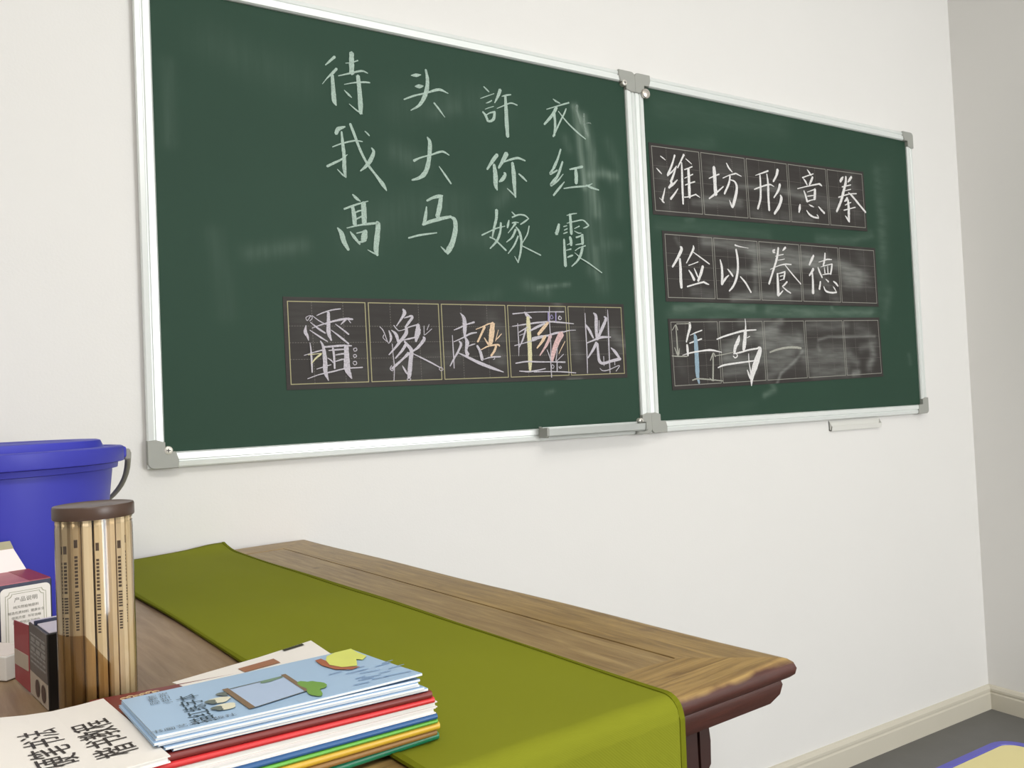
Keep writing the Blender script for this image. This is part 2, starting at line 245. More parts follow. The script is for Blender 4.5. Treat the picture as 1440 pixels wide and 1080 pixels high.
# ------------------------------------------------------------ chalk strokes and smears (board coordinates, half millimetres)
STROKES = """0:w697,3669,11,679,3651,10,656,3627,4;w703,3620,11,682,3596,11,661,3574,5,640,3546,2;w683,3590,13,685,3529,18,687,3485,19,695,3466,5;w770,3699,19,768,3657,21,767,3611,21;w742,3650,3,768,3657,4,796,3671,6;w709,3591,4,753,3608,7,810,3629,8,837,3624,4;w732,3559,3,777,3574,6,819,3583,8,845,3585,6;w731,3535,3,748,3520,9,762,3509,4;w793,3605,17,797,3547,19,799,3487,21,798,3447,16;w807,3446,2,783,3457,7,750,3480,3
1:w1035,3649,3,1059,3654,15,1082,3660,4;w1052,3604,4,1071,3607,18,1091,3612,5;w1106,3687,9,1112,3650,15,1109,3608,19,1094,3564,19,1067,3523,12,1027,3495,4;w997,3538,6,1044,3561,8,1106,3584,7,1166,3608,12,1211,3598,3;w1139,3545,7,1161,3521,9,1189,3488,3
2:w689,3348,14,700,3369,18,729,3383,6;w713,3360,8,716,3312,13,720,3258,15,719,3209,17,723,3172,7;w725,3170,3,710,3181,7,689,3201,3;w672,3291,4,711,3310,6,767,3329,7,802,3330,4;w646,3208,10,677,3226,10,708,3244,7,734,3267,3;w751,3398,10,766,3358,12,791,3291,11,820,3237,11,855,3194,11,885,3157,18,900,3133,4;w814,3375,4,825,3366,7,833,3358,5;w840,3308,6,849,3291,13,831,3251,17,809,3224,12,787,3204,5
3:w1100,3388,6,1111,3367,17,1108,3320,19,1098,3267,20,1082,3229,20,1055,3205,15,1019,3191,7;w1031,3276,11,1065,3294,7,1117,3313,7,1169,3333,10,1203,3321,4;w1151,3265,4,1176,3233,9,1206,3194,8
4:w750,3103,5,765,3089,13,783,3077,4;w711,3039,8,761,3061,8,816,3081,4;w747,3054,14,752,3020,18,754,2978,18;w795,3071,21,796,3028,23,795,2986,21;w755,3026,5,773,3036,7,790,3040,5;w761,3001,6,777,3010,7,789,3016,5;w719,2961,4,778,2978,8,841,2990,11;w841,2990,5,855,2988,21,849,2933,23,842,2883,23,847,2855,10;w848,2856,3,830,2864,7,805,2876,3;w679,2959,5,695,2937,20,704,2904,21,722,2871,12;w732,2947,4,748,2926,14,772,2897,7;w759,2942,5,787,2950,7,803,2955,10;w798,2954,19,792,2929,26,788,2912,23;w767,2905,9,786,2909,8
5:w1085,3107,8,1114,3123,12,1144,3133,15,1163,3137,5;w1154,3134,17,1146,3089,22,1132,3041,21;w1082,3081,6,1076,3041,15,1066,3002,16;w1060,3001,10,1097,3017,15,1149,3034,15,1199,3047,11;w1196,3046,8,1216,3032,20,1217,2990,22,1199,2930,24,1180,2898,26,1174,2879,7;w1174,2879,3,1160,2894,9,1142,2911,3;w991,2938,7,1044,2954,9,1126,2970,5
6:w1393,3659,5,1408,3648,8,1420,3639,5;w1373,3601,3,1409,3618,4,1446,3635,3;w1401,3584,3,1417,3591,6,1432,3601,5;w1395,3555,3,1416,3565,4,1441,3575,3;w1382,3541,8,1396,3526,13,1407,3501,12;w1396,3526,5,1418,3541,6,1446,3550,10;w1444,3550,11,1438,3519,15,1425,3506,11,1410,3501,10;w1479,3658,16,1466,3628,14,1446,3592,5;w1486,3628,4,1510,3637,8,1535,3644,6;w1504,3631,13,1505,3567,18,1505,3506,22,1507,3443,17;w1456,3567,3,1502,3590,6,1534,3604,7,1567,3599,6
7:w1449,3353,17,1426,3326,18,1392,3279,8;w1429,3305,15,1434,3256,24,1433,3212,22,1440,3188,6;w1499,3365,22,1479,3332,20,1452,3291,9;w1478,3321,5,1517,3338,9,1559,3350,11,1597,3342,7;w1527,3324,14,1531,3277,21,1532,3222,19,1535,3164,8;w1537,3164,2,1518,3182,8,1493,3201,4;w1480,3273,9,1485,3264,14,1471,3243,18,1452,3228,7;w1558,3276,6,1577,3263,11,1600,3245,6
8:w1432,3097,16,1428,3056,14,1415,3014,12,1404,2972,7;w1390,2969,7,1412,2962,7,1437,2943,7,1473,2913,8;w1451,3039,10,1446,2998,11,1427,2956,11,1389,2917,6;w1349,2975,7,1388,2994,6,1430,3013,6,1472,3025,4;w1512,3094,5,1525,3083,7,1533,3080,4;w1512,3069,7,1549,3084,7,1582,3083,8,1602,3069,6;w1600,3069,4,1580,3055,9,1555,3039,5;w1494,3054,6,1488,3033,12,1484,3018,7;w1510,3042,6,1526,3047,6,1545,3047,4;w1529,3043,11,1509,3019,7,1486,2994,3;w1530,3025,7,1548,3001,12,1555,2960,12,1548,2909,11,1532,2860,7;w1532,2860,3,1525,2873,6,1515,2889,3;w1527,3013,12,1507,2977,9,1475,2951,4;w1539,2984,8,1515,2939,9,1481,2899,5;w1601,3035,6,1588,2994,7,1556,2948,4;w1558,2939,5,1600,2923,7,1658,2901,7
9:w1771,3661,4,1787,3653,9,1811,3646,4;w1731,3605,4,1793,3630,6,1863,3657,8;w1789,3624,15,1763,3583,16,1714,3530,10;w1772,3596,15,1776,3545,14,1768,3483,10;w1844,3625,7,1833,3602,9,1806,3557,8,1761,3478,9;w1798,3605,5,1844,3560,8,1898,3521,9,1952,3490,5;s1911,3651,13,1907,3627,13,1925,3560,7;s1949,3615,9,1947,3574,14,1957,3511,9;s1961,3569,5,1979,3574,7,1989,3570,4
10:w1802,3422,8,1782,3373,12,1756,3325,15;w1756,3325,10,1734,3295,11,1776,3317,8;w1809,3362,10,1778,3293,13,1737,3238,10;w1778,3293,5,1756,3268,13,1734,3240,11,1773,3264,8,1809,3302,4;w1814,3265,4,1781,3230,12,1747,3193,9;w1848,3329,7,1884,3339,11,1925,3351,12;w1883,3333,15,1885,3298,21,1882,3265,17;w1808,3232,5,1868,3245,8,1943,3258,8,1979,3273,4;w1943,3261,10,1974,3252,11,2017,3245,6
11:w1819,3103,3,1851,3113,6,1878,3118,4;w1838,3110,14,1840,3064,16,1841,3014,15;w1771,3057,11,1764,3033,18,1754,3010,19;w1817,3065,3,1869,3079,6,1914,3087,7,1945,3065,9;w1948,3064,3,1930,3054,8,1912,3048,3;w1796,3047,5,1816,3053,5;w1799,3030,5,1818,3039,6;w1794,3013,5,1817,3022,6;w1859,3042,4,1889,3056,6;w1858,3030,4,1881,3022,6,1898,3023,4;w1795,2987,9,1795,2933,15,1796,2857,17;w1830,2999,13,1835,2978,17,1834,2959,13;w1811,2960,4,1831,2968,5;w1804,2933,4,1833,2941,7;w1810,2900,6,1831,2908,10,1843,2912,4;w1865,2999,9,1886,3006,7,1907,3016,7;w1901,3014,15,1902,2977,16,1900,2968,12;w1860,2963,4,1895,2970,7;w1855,2934,4,1882,2950,5,1918,2962,6;w1900,2953,14,1886,2914,14,1864,2884,10,1831,2857,6;w1852,2924,3,1871,2911,5,1885,2899,4;w1885,2899,5,1931,2878,7,2009,2834,5
12:w579,2598,4,606,2610,6,645,2622,6,679,2627,5;w627,2611,14,626,2571,18,625,2529,20,635,2498,7;w558,2547,3,593,2560,6,643,2575,9,694,2586,11,728,2585,8;w726,2583,5,709,2590,4,694,2579,9,677,2563,4;w705,2588,4,719,2570,4;w534,2558,3,530,2532,17,538,2515,12,542,2498,4;w553,2594,3,540,2577,3,535,2589,3,553,2597,3,560,2587,3,549,2575,3;w560,2597,2,587,2577,5,615,2562,3;w552,2570,3,586,2543,9,611,2527,6;w548,2539,3,585,2514,8,619,2493,5;w654,2564,4,681,2544,7,708,2523,8;w635,2540,3,669,2514,9,706,2484,8;w589,2496,4,600,2471,14,605,2419,20,605,2371,20,616,2336,4;w521,2438,3,561,2450,5,600,2460,8;w600,2471,7,639,2474,10,682,2477,10,718,2476,6;w621,2457,4,653,2460,8,685,2462,6;w695,2474,22,695,2425,27,695,2383,30,705,2358,18,713,2342,5;w639,2467,10,642,2439,11,643,2384,9;w616,2427,3,630,2417,6,637,2408,5;w649,2439,5,674,2443,8,688,2444,6;w648,2413,5,673,2420,7,684,2422,5;w569,2383,3,597,2391,5,629,2400,4;w531,2345,4,579,2361,5,635,2372,7,686,2383,6,760,2387,6;w546,2488,3,549,2454,8,550,2406,9,550,2370,6;y549,2406,4,567,2426,8,589,2443,9;y537,2440,2,565,2443,3,593,2446,3
13:w727,2465,4,738,2467,4,740,2458,4,730,2454,4,726,2463,3;w725,2439,4,734,2440,4,738,2433,4,729,2428,4,724,2436,3;w723,2411,4,734,2412,4,737,2402,4,727,2398,4,721,2407,3
14:w951,2632,8,958,2617,20,944,2593,11,919,2560,5;w907,2562,5,917,2549,6,928,2539,4;w955,2594,4,987,2603,11,995,2596,10;w993,2596,14,976,2576,13,958,2554,9;w928,2539,3,949,2544,4,977,2556,6,1017,2567,7;w1017,2567,18,1016,2539,29,1009,2517,25,1004,2494,9;w943,2499,4,975,2506,9,1003,2512,6;w963,2552,13,960,2528,19,936,2499,15,907,2466,11,879,2438,5;w895,2542,4,914,2524,16,924,2493,15;w951,2495,8,966,2477,15,981,2455,20,975,2408,23,968,2357,22,964,2339,13;w958,2483,15,938,2455,13,907,2423,7;w968,2444,19,944,2423,11,908,2394,13,890,2380,10;w1039,2514,9,1042,2503,17,1013,2470,14,988,2453,8;w988,2442,5,1031,2422,7,1070,2403,8,1114,2380,5;w936,2392,3,946,2375,10,957,2357,8
15:w844,2556,4,859,2538,5,876,2493,4,883,2488,3,892,2510,13,884,2540,5;w860,2522,2,857,2509,3,874,2493,3;w1045,2562,2,1044,2532,2,1047,2523,3,1081,2549,3;w1069,2568,3,1058,2544,3;w896,2484,2,898,2437,4,901,2387,5,897,2329,3;w1116,2384,3,1126,2374,3,1117,2367,3,1108,2375,3,1116,2384,3;w964,2341,3,973,2335,3,965,2328,3,956,2334,3,964,2341,3;w889,2393,4,882,2380,5,891,2371,4,900,2380,3
16:w1222,2621,3,1239,2599,18,1242,2566,24,1240,2536,18,1241,2511,12;w1188,2545,4,1215,2555,8,1248,2569,7,1290,2581,10;w1184,2493,4,1229,2511,7,1267,2529,10,1300,2535,6;w1241,2515,8,1250,2489,22,1243,2456,16,1250,2436,24;w1256,2474,4,1272,2480,7,1289,2484,4;w1210,2496,7,1219,2482,14,1202,2449,12,1180,2417,9,1161,2387,6;w1205,2444,4,1249,2425,13,1302,2401,17,1363,2378,17,1428,2356,4;w1178,2522,3,1179,2475,6,1180,2424,6,1180,2377,5;o1296,2549,4,1330,2561,6,1365,2575,7,1394,2575,4;o1341,2561,15,1325,2533,12,1302,2493,10;o1382,2577,25,1376,2537,32,1369,2497,28,1364,2482,17;o1336,2511,6,1356,2482,10,1364,2482,4;o1410,2547,3,1400,2519,5,1393,2497,4;o1426,2530,4,1408,2513,6,1395,2502,4;w1297,2476,12,1312,2449,16,1321,2412,17;o1317,2458,5,1356,2474,8,1402,2480,10,1413,2474,8;o1394,2474,13,1384,2452,13,1366,2430,11;w1329,2415,4,1366,2424,8,1415,2426,7;w1380,2424,3,1384,2417,3,1376,2413,3
17:w1491,2622,7,1562,2629,5,1639,2634,5,1774,2637,6;w1486,2565,3,1559,2575,8,1627,2584,9,1701,2589,9,1738,2587,10,1828,2581,4;w1553,2632,4,1570,2615,21,1592,2604,5;y1572,2608,21,1573,2550,27,1574,2474,25,1573,2413,27,1570,2360,13;w1519,2537,5,1544,2550,7,1567,2562,6;w1575,2543,6,1617,2562,14,1663,2580,10;w1556,2550,11,1538,2504,10,1516,2467,4;w1492,2476,5,1532,2485,5,1591,2499,6;w1514,2578,4,1514,2527,6,1515,2482,7,1512,2429,3;w1521,2523,3,1553,2534,4;o1682,2586,12,1658,2563,19,1622,2528,17;w1591,2505,23,1633,2516,16,1679,2524,11,1716,2534,12,1764,2542,7;o1660,2520,19,1640,2493,17,1612,2464,7;r1690,2522,23,1667,2482,16,1626,2430,8;r1754,2533,36,1733,2505,36,1708,2458,30,1691,2404,20;w1764,2540,6,1797,2548,5,1835,2550,3;o1770,2495,5,1750,2466,5,1732,2437,4;w1724,2466,5,1720,2435,5,1713,2404,5;w1758,2435,4,1728,2411,4,1714,2400,3;w1666,2457,4,1678,2427,6,1684,2404,5;w1492,2395,6,1550,2402,8,1617,2400,8,1690,2399,6,1765,2397,9;w1510,2359,5,1570,2356,8,1652,2368,5;w1588,2354,6,1660,2354,5,1753,2351,6,1824,2345,5;w1690,2660,4,1687,2586,5,1688,2482,5,1683,2396,5,1684,2327,6;v1682,2631,8,1680,2590,8;v1724,2632,7,1722,2591,8;w1718,2396,7,1716,2353,7
18:v1703,2622,4,1695,2610,4,1702,2602,3,1711,2608,4,1705,2620,4;w1747,2617,6,1741,2605,7,1750,2599,5,1758,2607,5,1749,2617,4;w1692,2387,4,1689,2373,4,1698,2369,3,1703,2379,4,1694,2387,3;w1731,2376,6,1735,2369,5,1745,2372,5,1738,2379,4
19:w1948,2635,7,1962,2618,20,1960,2562,22,1961,2514,18;w1898,2577,9,1919,2550,16,1940,2512,11;w2010,2619,5,2021,2607,18,1999,2566,20,1963,2506,16;w1898,2488,6,1935,2500,9,1986,2516,15,2046,2518,6;w1957,2490,19,1933,2454,16,1901,2416,7;w1962,2486,15,1964,2441,17,1969,2401,19,1993,2389,16,2044,2400,17,2099,2410,17;w2043,2465,5,2067,2445,19,2091,2416,14;w1896,2633,4,1896,2561,7,1897,2482,7,1896,2410,7,1894,2342,4;w2033,2652,4,2033,2583,8,2031,2498,8,2030,2421,7,2030,2340,5;w1978,2599,4,1975,2546,6;w1969,2365,4,1986,2353,5,2021,2356,5,2089,2377,5,2067,2349,5;w1995,2423,5,1995,2377,5;w2061,2408,5,2061,2380,5
20:w2425,3463,4,2441,3455,7,2459,3446,4;w2395,3396,4,2411,3383,8,2428,3370,5;w2446,3298,4,2437,3269,9,2424,3231,13,2436,3219,5;w2405,3242,2,2419,3231,5;w2524,3479,11,2503,3429,12,2468,3366,14;w2466,3364,9,2500,3389,8,2530,3420,5;w2531,3422,7,2507,3370,13,2486,3333,14;w2494,3340,3,2491,3324,15,2471,3300,12;w2471,3300,7,2503,3323,12,2533,3349,5;w2534,3302,5,2508,3272,11,2479,3242,12;w2587,3489,13,2566,3456,10,2538,3413,7;w2568,3444,8,2567,3388,13,2565,3317,15,2564,3223,11;w2598,3468,4,2619,3456,7,2639,3444,4;w2584,3408,6,2616,3420,7,2642,3431,7;w2613,3417,16,2613,3362,18,2611,3262,18;w2582,3362,4,2613,3376,5,2643,3390,7;w2584,3326,6,2616,3338,6,2654,3351,8;w2574,3260,6,2611,3267,7,2654,3282,7;w2654,3283,8,2670,3276,7,2686,3269,3
21:w2803,3447,20,2805,3402,24,2805,3349,24,2806,3297,24;w2762,3381,6,2802,3398,7,2839,3412,8;w2755,3270,8,2795,3296,12,2830,3321,9,2866,3347,7;w2898,3480,6,2915,3455,12,2939,3435,6;w2864,3393,5,2914,3414,6,2966,3430,9;w2966,3430,9,2986,3424,7,3009,3418,4;w2920,3410,12,2908,3368,14,2870,3307,12;w2921,3390,6,2952,3383,11,2967,3357,17,2959,3315,19,2937,3260,20,2927,3235,8;w2905,3277,3,2914,3256,12,2924,3238,12
22:w3121,3436,3,3170,3453,8,3226,3473,10;w3157,3442,11,3157,3384,14,3151,3308,16,3125,3246,14;w3213,3454,9,3219,3397,15,3216,3322,17,3217,3246,16;w3105,3355,7,3158,3374,8,3229,3395,9,3267,3387,4;w3304,3488,22,3291,3454,16,3262,3415,11;w3316,3405,18,3300,3368,16,3260,3322,8;w3315,3342,8,3321,3322,22,3299,3276,19,3257,3229,15
23:w3558,3518,4,3576,3501,13,3592,3485,6;w3512,3464,8,3554,3479,7,3612,3498,6;w3521,3460,7,3537,3444,13,3551,3425,8;w3603,3478,14,3589,3455,17,3570,3428,13;w3464,3394,5,3543,3415,7,3656,3442,10;w3656,3442,12,3670,3438,13,3681,3431,6;w3518,3387,9,3530,3361,15,3542,3325,16;w3546,3382,4,3582,3394,6,3620,3406,7;w3616,3405,20,3612,3373,21,3607,3345,20;w3545,3357,6,3573,3362,7,3603,3368,5;w3542,3325,10,3571,3335,7,3612,3345,6;w3477,3302,10,3472,3282,19,3464,3255,12;w3554,3308,4,3574,3302,10,3597,3297,4;w3638,3303,7,3660,3286,13,3688,3268,14;w3530,3271,6,3552,3250,13,3586,3237,12,3633,3234,9;w3634,3236,3,3625,3248,8,3617,3253,3
24:w3885,3509,7,3870,3495,19,3854,3477,19;w3962,3516,17,3942,3496,17,3924,3480,7;w3909,3512,14,3903,3473,20,3879,3418,21,3849,3355,20,3804,3288,15;w3866,3445,8,3904,3454,7,3952,3466,7;w3883,3421,4,3921,3431,6,3949,3438,6;w3827,3377,8,3868,3389,7,3931,3407,7,4001,3416,7;w3923,3416,6,3961,3394,14,4020,3350,15,4080,3306,14;w3910,3381,17,3897,3367,16,3880,3357,7;w3915,3369,16,3917,3316,21,3914,3267,20,3916,3233,11;w3879,3269,3,3896,3254,14,3913,3235,12;w3884,3334,6,3913,3346,7,3942,3356,6;w3869,3301,8,3923,3315,7,3981,3329,7
25:w2532,2996,9,2539,2982,19,2509,2935,16,2470,2886,11;w2524,2932,13,2525,2878,17,2523,2823,19,2525,2779,16;w2623,3007,6,2622,2989,14,2597,2951,10,2568,2911,6;w2616,2974,4,2671,2946,8,2733,2914,7;w2582,2899,5,2614,2909,5,2652,2922,5;w2581,2874,6,2600,2852,14,2617,2823,16;w2620,2886,5,2633,2861,10,2644,2839,7;w2683,2900,17,2665,2858,18,2643,2819,14;w2564,2786,8,2621,2801,8,2682,2815,10;w2682,2815,12,2701,2808,10,2720,2803,5
26:w2814,2942,7,2823,2903,16,2823,2854,18,2817,2807,15;w2817,2807,12,2846,2840,13,2873,2860,5;w2865,2894,5,2885,2876,12,2903,2856,11;w2937,3006,12,2945,2955,16,2943,2897,16,2927,2843,16,2900,2800,13,2869,2773,9;w2959,2856,7,2997,2823,12,3036,2771,11;w2930,3029,10,2964,3023,6,3033,3018,2
27:w3247,3024,5,3233,3012,19,3247,3005,6;w3336,3041,14,3325,3033,14,3310,3021,6;w3275,3035,13,3260,2978,16,3230,2915,14,3183,2824,13;w3246,2985,4,3287,2994,5,3315,2999,5;w3266,2963,4,3292,2967,5,3322,2973,5;w3200,2908,4,3267,2931,5,3323,2943,8,3376,2944,6;w3323,2937,7,3382,2886,9,3448,2833,7;w3255,2886,13,3254,2835,19,3253,2761,22;w3260,2886,5,3294,2893,8,3320,2901,7;w3317,2896,12,3310,2873,13,3304,2855,10;w3274,2871,6,3303,2877,4;w3272,2848,5,3300,2856,4;w3253,2761,11,3273,2774,10,3292,2790,5;w3330,2842,10,3307,2824,11,3287,2813,5;w3287,2813,5,3323,2791,9,3355,2777,8
28:w3574,3008,13,3558,2986,18,3531,2950,12;w3565,2928,18,3548,2907,16,3526,2887,11;w3553,2904,12,3554,2852,16,3550,2783,20;w3676,3027,11,3669,2989,14,3654,2951,14;w3614,2970,4,3669,2984,6,3693,2991,9,3734,2992,5;w3605,2938,9,3619,2910,14,3638,2879,11;w3629,2942,3,3674,2953,6,3735,2966,6;w3733,2965,13,3725,2933,15,3714,2903,14;w3661,2941,6,3664,2907,11;w3691,2949,6,3691,2910,10;w3639,2895,4,3678,2902,7,3718,2906,6;w3618,2855,11,3613,2833,14,3605,2809,16;w3666,2871,5,3690,2856,12;w3735,2860,8,3756,2849,14,3775,2833,11;w3644,2826,8,3661,2800,12,3709,2791,11,3758,2795,10;w3758,2796,3,3739,2819,9,3728,2829,4
29:w2569,2596,13,2570,2572,17,2554,2532,13,2540,2494,8;w2568,2530,3,2609,2544,7,2655,2557,6;w2562,2488,7,2606,2500,8,2649,2511,8;w2543,2480,11,2545,2453,16,2546,2421,8;b2597,2538,8,2604,2516,23,2606,2468,29,2606,2408,29,2606,2360,30,2606,2316,23,2614,2276,11;w2508,2425,3,2564,2437,7,2634,2446,8,2711,2451,11,2788,2439,4
30:w2471,2581,5,2474,2528,7,2475,2476,8,2477,2429,8;w2446,2555,4,2471,2583,5,2483,2556,6;w2456,2465,5,2477,2425,10,2489,2461,4;w2436,2422,7,2484,2419,6,2539,2419,7;w2567,2293,7,2603,2300,7,2678,2295,7,2788,2284,5;w2723,2430,9,2720,2367,10,2713,2290,11;w2701,2395,5,2725,2434,8,2741,2415,6;w2689,2302,4,2710,2288,7,2733,2293,3;w2731,2419,3,2798,2427,5,2878,2439,4;w2474,2588,4,2532,2590,4,2574,2592,6
31:w2759,2509,7,2805,2523,9,2874,2539,10,2961,2556,11,3062,2563,6;w2928,2530,8,2917,2501,25,2894,2468,22,2883,2435,17;w2877,2429,6,2895,2433,5,2905,2418,8,2887,2408,6,2874,2418,7;w2976,2560,18,2971,2522,26,2961,2476,26,2954,2451,17;w2978,2623,4,2980,2589,8,2976,2551,12;w2889,2431,7,2935,2439,9,2995,2451,9,3066,2459,10;w3067,2463,12,3084,2455,24,3059,2404,38,3028,2346,38,3007,2300,26,3000,2252,5;w2974,2340,6,2987,2309,15,3003,2283,11;w2754,2356,6,2794,2368,10,2873,2377,10,3037,2391,8;w2990,2430,6,2990,2388,7,2997,2338,9,2999,2308,7;w2985,2518,4,3006,2526,5
32:w3160,2437,8,3226,2453,11,3304,2463,12,3375,2464,14,3422,2459,12"""
SMEARS = """L,0.0088,0.55,0.948,1.822,0.958,1.744,0.967,1.628
L,0.0053,0.5,0.944,1.821,0.967,1.789,0.983,1.756
L,0.0124,0.42,0.972,1.799,0.993,1.713,0.992,1.63,0.997,1.564
L,0.0140,0.16,0.975,1.629,0.975,1.51,0.976,1.422
L,0.0211,0.1,1.014,1.583,1.009,1.477,1.008,1.385
L,0.0088,0.16,0.992,1.476,0.994,1.402
L,0.0090,0.3,0.981,1.657,1.029,1.666,1.065,1.663
L,0.0144,0.15,1.019,1.672,1.047,1.657
L,0.0051,0.28,0.821,1.375,0.907,1.385
L,0.0105,0.14,0.916,1.739,0.925,1.714
L,0.0143,0.12,0.162,1.417,0.224,1.429,0.266,1.439
L,0.0162,0.06,0.098,1.449,0.111,1.382,0.116,1.301
L,0.0366,0.05,0.485,1.751,0.622,1.788,0.732,1.789
L,0.0398,0.06,0.378,1.468,0.475,1.521,0.611,1.548
L,0.0219,0.12,0.48,1.651,0.529,1.634
L,0.0363,0.05,0.11,1.818,0.189,1.791,0.272,1.777
L,0.0161,0.08,0.568,1.748,0.622,1.772
L,0.0135,0.12,0.787,1.38,0.845,1.366
L,0.0149,0.12,0.72,1.566,0.75,1.593
L,0.0120,0.08,0.027,1.762,0.026,1.616
L,0.0228,0.07,0.625,1.485,0.697,1.482
L,0.0143,0.1,1.019,1.486,1.063,1.489
L,0.0144,0.08,1.045,1.747,1.075,1.687,1.072,1.57
L,0.0050,0.2,0.828,1.127,0.848,1.131
L,0.0130,0.05,0.565,1.31,0.71,1.358
R,0.0337,0.08,1.226,1.864,1.403,1.861,1.683,1.87
R,0.0143,0.12,1.194,1.547,1.407,1.555,1.6,1.553
R,0.0135,0.18,1.812,1.555,1.976,1.562,2.064,1.585
R,0.0100,0.35,1.24,1.334,1.367,1.345,1.528,1.343
R,0.0133,0.3,1.584,1.338,1.794,1.334,2.042,1.339
R,0.0064,0.5,1.854,1.367,1.859,1.353
R,0.0205,0.14,2.107,1.792,2.116,1.657,2.118,1.521
R,0.0315,0.07,2.154,1.797,2.099,1.385
R,0.0223,0.12,1.227,1.314,1.641,1.327,2.059,1.339
R,0.0116,0.15,1.364,1.307,1.416,1.303
R,0.0180,0.14,2.137,1.409,2.112,1.329
R,0.0079,0.35,1.582,1.129,1.596,1.113,1.552,1.098
R,0.0157,0.05,1.347,1.059,1.508,1.072
R,0.0092,0.18,2.221,1.205,2.226,1.182
R,0.0077,0.16,1.293,1.57,1.318,1.575
R,0.0197,0.08,1.256,1.755,1.398,1.792
A,0.0085,0.6,0.893,1.15,0.924,1.149
A,0.0160,0.3,1.032,1.266,1.059,1.24
A,0.0102,0.2,0.854,1.358,0.873,1.333
A,0.0145,0.2,0.702,1.216,0.711,1.208
A,0.0137,0.15,0.91,1.265,0.922,1.214
A,0.0162,0.15,0.688,1.296,0.716,1.264
A,0.0219,0.1,0.46,1.187,0.595,1.217
A,0.0364,0.06,0.268,1.304,0.366,1.189
B,0.0064,0.35,1.497,1.681,1.64,1.687,1.759,1.678
B,0.0120,0.45,1.36,1.627,1.426,1.633,1.494,1.635
B,0.0077,0.3,1.321,1.62,1.347,1.622
B,0.0175,0.18,1.699,1.685,1.822,1.675,1.901,1.661
B,0.0241,0.12,1.392,1.713,1.501,1.725
B,0.0128,0.16,1.663,1.609,1.785,1.613
B,0.0188,0.1,1.215,1.694,1.233,1.602
B,0.0223,0.1,1.976,1.756,2.0,1.647
B,0.0124,0.16,1.548,1.61,1.633,1.596
D,0.0140,0.42,1.353,1.517,1.458,1.514,1.526,1.504
D,0.0171,0.5,1.526,1.504,1.611,1.503,1.745,1.496,1.838,1.488
D,0.0128,0.45,1.536,1.453,1.638,1.474,1.805,1.478
D,0.0081,0.4,1.453,1.441,1.592,1.443
D,0.0167,0.25,1.564,1.45,1.711,1.461
D,0.0155,0.45,1.838,1.488,1.935,1.476,1.994,1.461
D,0.0242,0.45,1.933,1.456,1.952,1.442,1.982,1.437
D,0.0200,0.3,1.931,1.435,2.017,1.449
D,0.0103,0.45,1.448,1.37,1.53,1.377,1.675,1.379
D,0.0127,0.3,1.647,1.397,1.798,1.393
D,0.0057,0.25,1.252,1.52,1.263,1.502
D,0.0115,0.22,1.305,1.381,1.369,1.374
D,0.0080,0.3,1.541,1.519,1.537,1.389
D,0.0172,0.2,1.761,1.501,1.877,1.379
D,0.0223,0.1,2.006,1.515,2.039,1.428
E,0.0154,0.12,1.363,1.297,1.394,1.292
E,0.0182,0.42,1.411,1.226,1.466,1.249,1.522,1.265,1.608,1.28
E,0.0102,0.4,1.536,1.269,1.595,1.29,1.634,1.307
E,0.0179,0.4,1.409,1.201,1.475,1.195,1.545,1.2
E,0.0118,0.3,1.406,1.163,1.515,1.17
E,0.0206,0.5,1.562,1.24,1.635,1.25,1.695,1.254
E,0.0265,0.42,1.588,1.199,1.661,1.209
E,0.0145,0.35,1.711,1.26,1.722,1.208
E,0.0045,0.5,1.603,1.129,1.622,1.159,1.675,1.188,1.716,1.219
E,0.0121,0.25,1.57,1.15,1.63,1.179
E,0.0033,0.6,1.787,1.254,1.835,1.263,1.95,1.265,2.053,1.266
E,0.0300,0.38,1.751,1.198,1.831,1.208,1.895,1.207
E,0.0150,0.3,1.763,1.156,1.908,1.16
E,0.0151,0.25,1.744,1.292,1.822,1.297,1.919,1.298
E,0.0130,0.35,1.928,1.207,1.96,1.185
E,0.0087,0.6,1.94,1.153,1.964,1.154
E,0.0132,0.45,2.033,1.239,2.04,1.206,2.017,1.173
E,0.0177,0.2,1.969,1.29,2.019,1.277
E,0.0111,0.25,1.981,1.228,2.051,1.246
E,0.0063,0.4,1.785,1.233,1.791,1.225
E,0.0121,0.2,1.47,1.304,1.582,1.314
E,0.0148,0.1,1.234,1.249,1.254,1.175"""
CHARS = {}
for ln in STROKES.split('\n'):
    k, v = ln.split(':'); L_ = []
    for s in v.split(';'):
        a = np.array([float(t) for t in s[1:].split(',')]).reshape(-1, 3) / 2000.0
        L_.append((s[0], a))
    CHARS[int(k)] = L_
SM = {}
for ln in SMEARS.split('\n'):
    t = ln.split(','); SM.setdefault(t[0], []).append((float(t[1]), float(t[2])*(0.55 if t[0] in 'R' else 0.75 if t[0] == 'L' else 0.9), np.array([float(q) for q in t[3:]]).reshape(-1, 2)))
def dust_of(X, Z, keys, base):
    d = np.full(X.shape, base)
    for k in keys:
        for r, s, P in SM.get(k, []):
            best = np.full(X.shape, 9.0)
            for a, b in zip(P[:-1], P[1:]):
                ab = b - a; t = np.clip(((X-a[0])*ab[0] + (Z-a[1])*ab[1]) / max((ab**2).sum(), 1e-9), 0, 1)
                best = np.minimum(best, np.hypot(X-a[0]-t*ab[0], Z-a[1]-t*ab[1]))
            g = s*np.exp(-(best/r)**2 * 0.9)
            d = 1-(1-d)*(1-g)
    return d
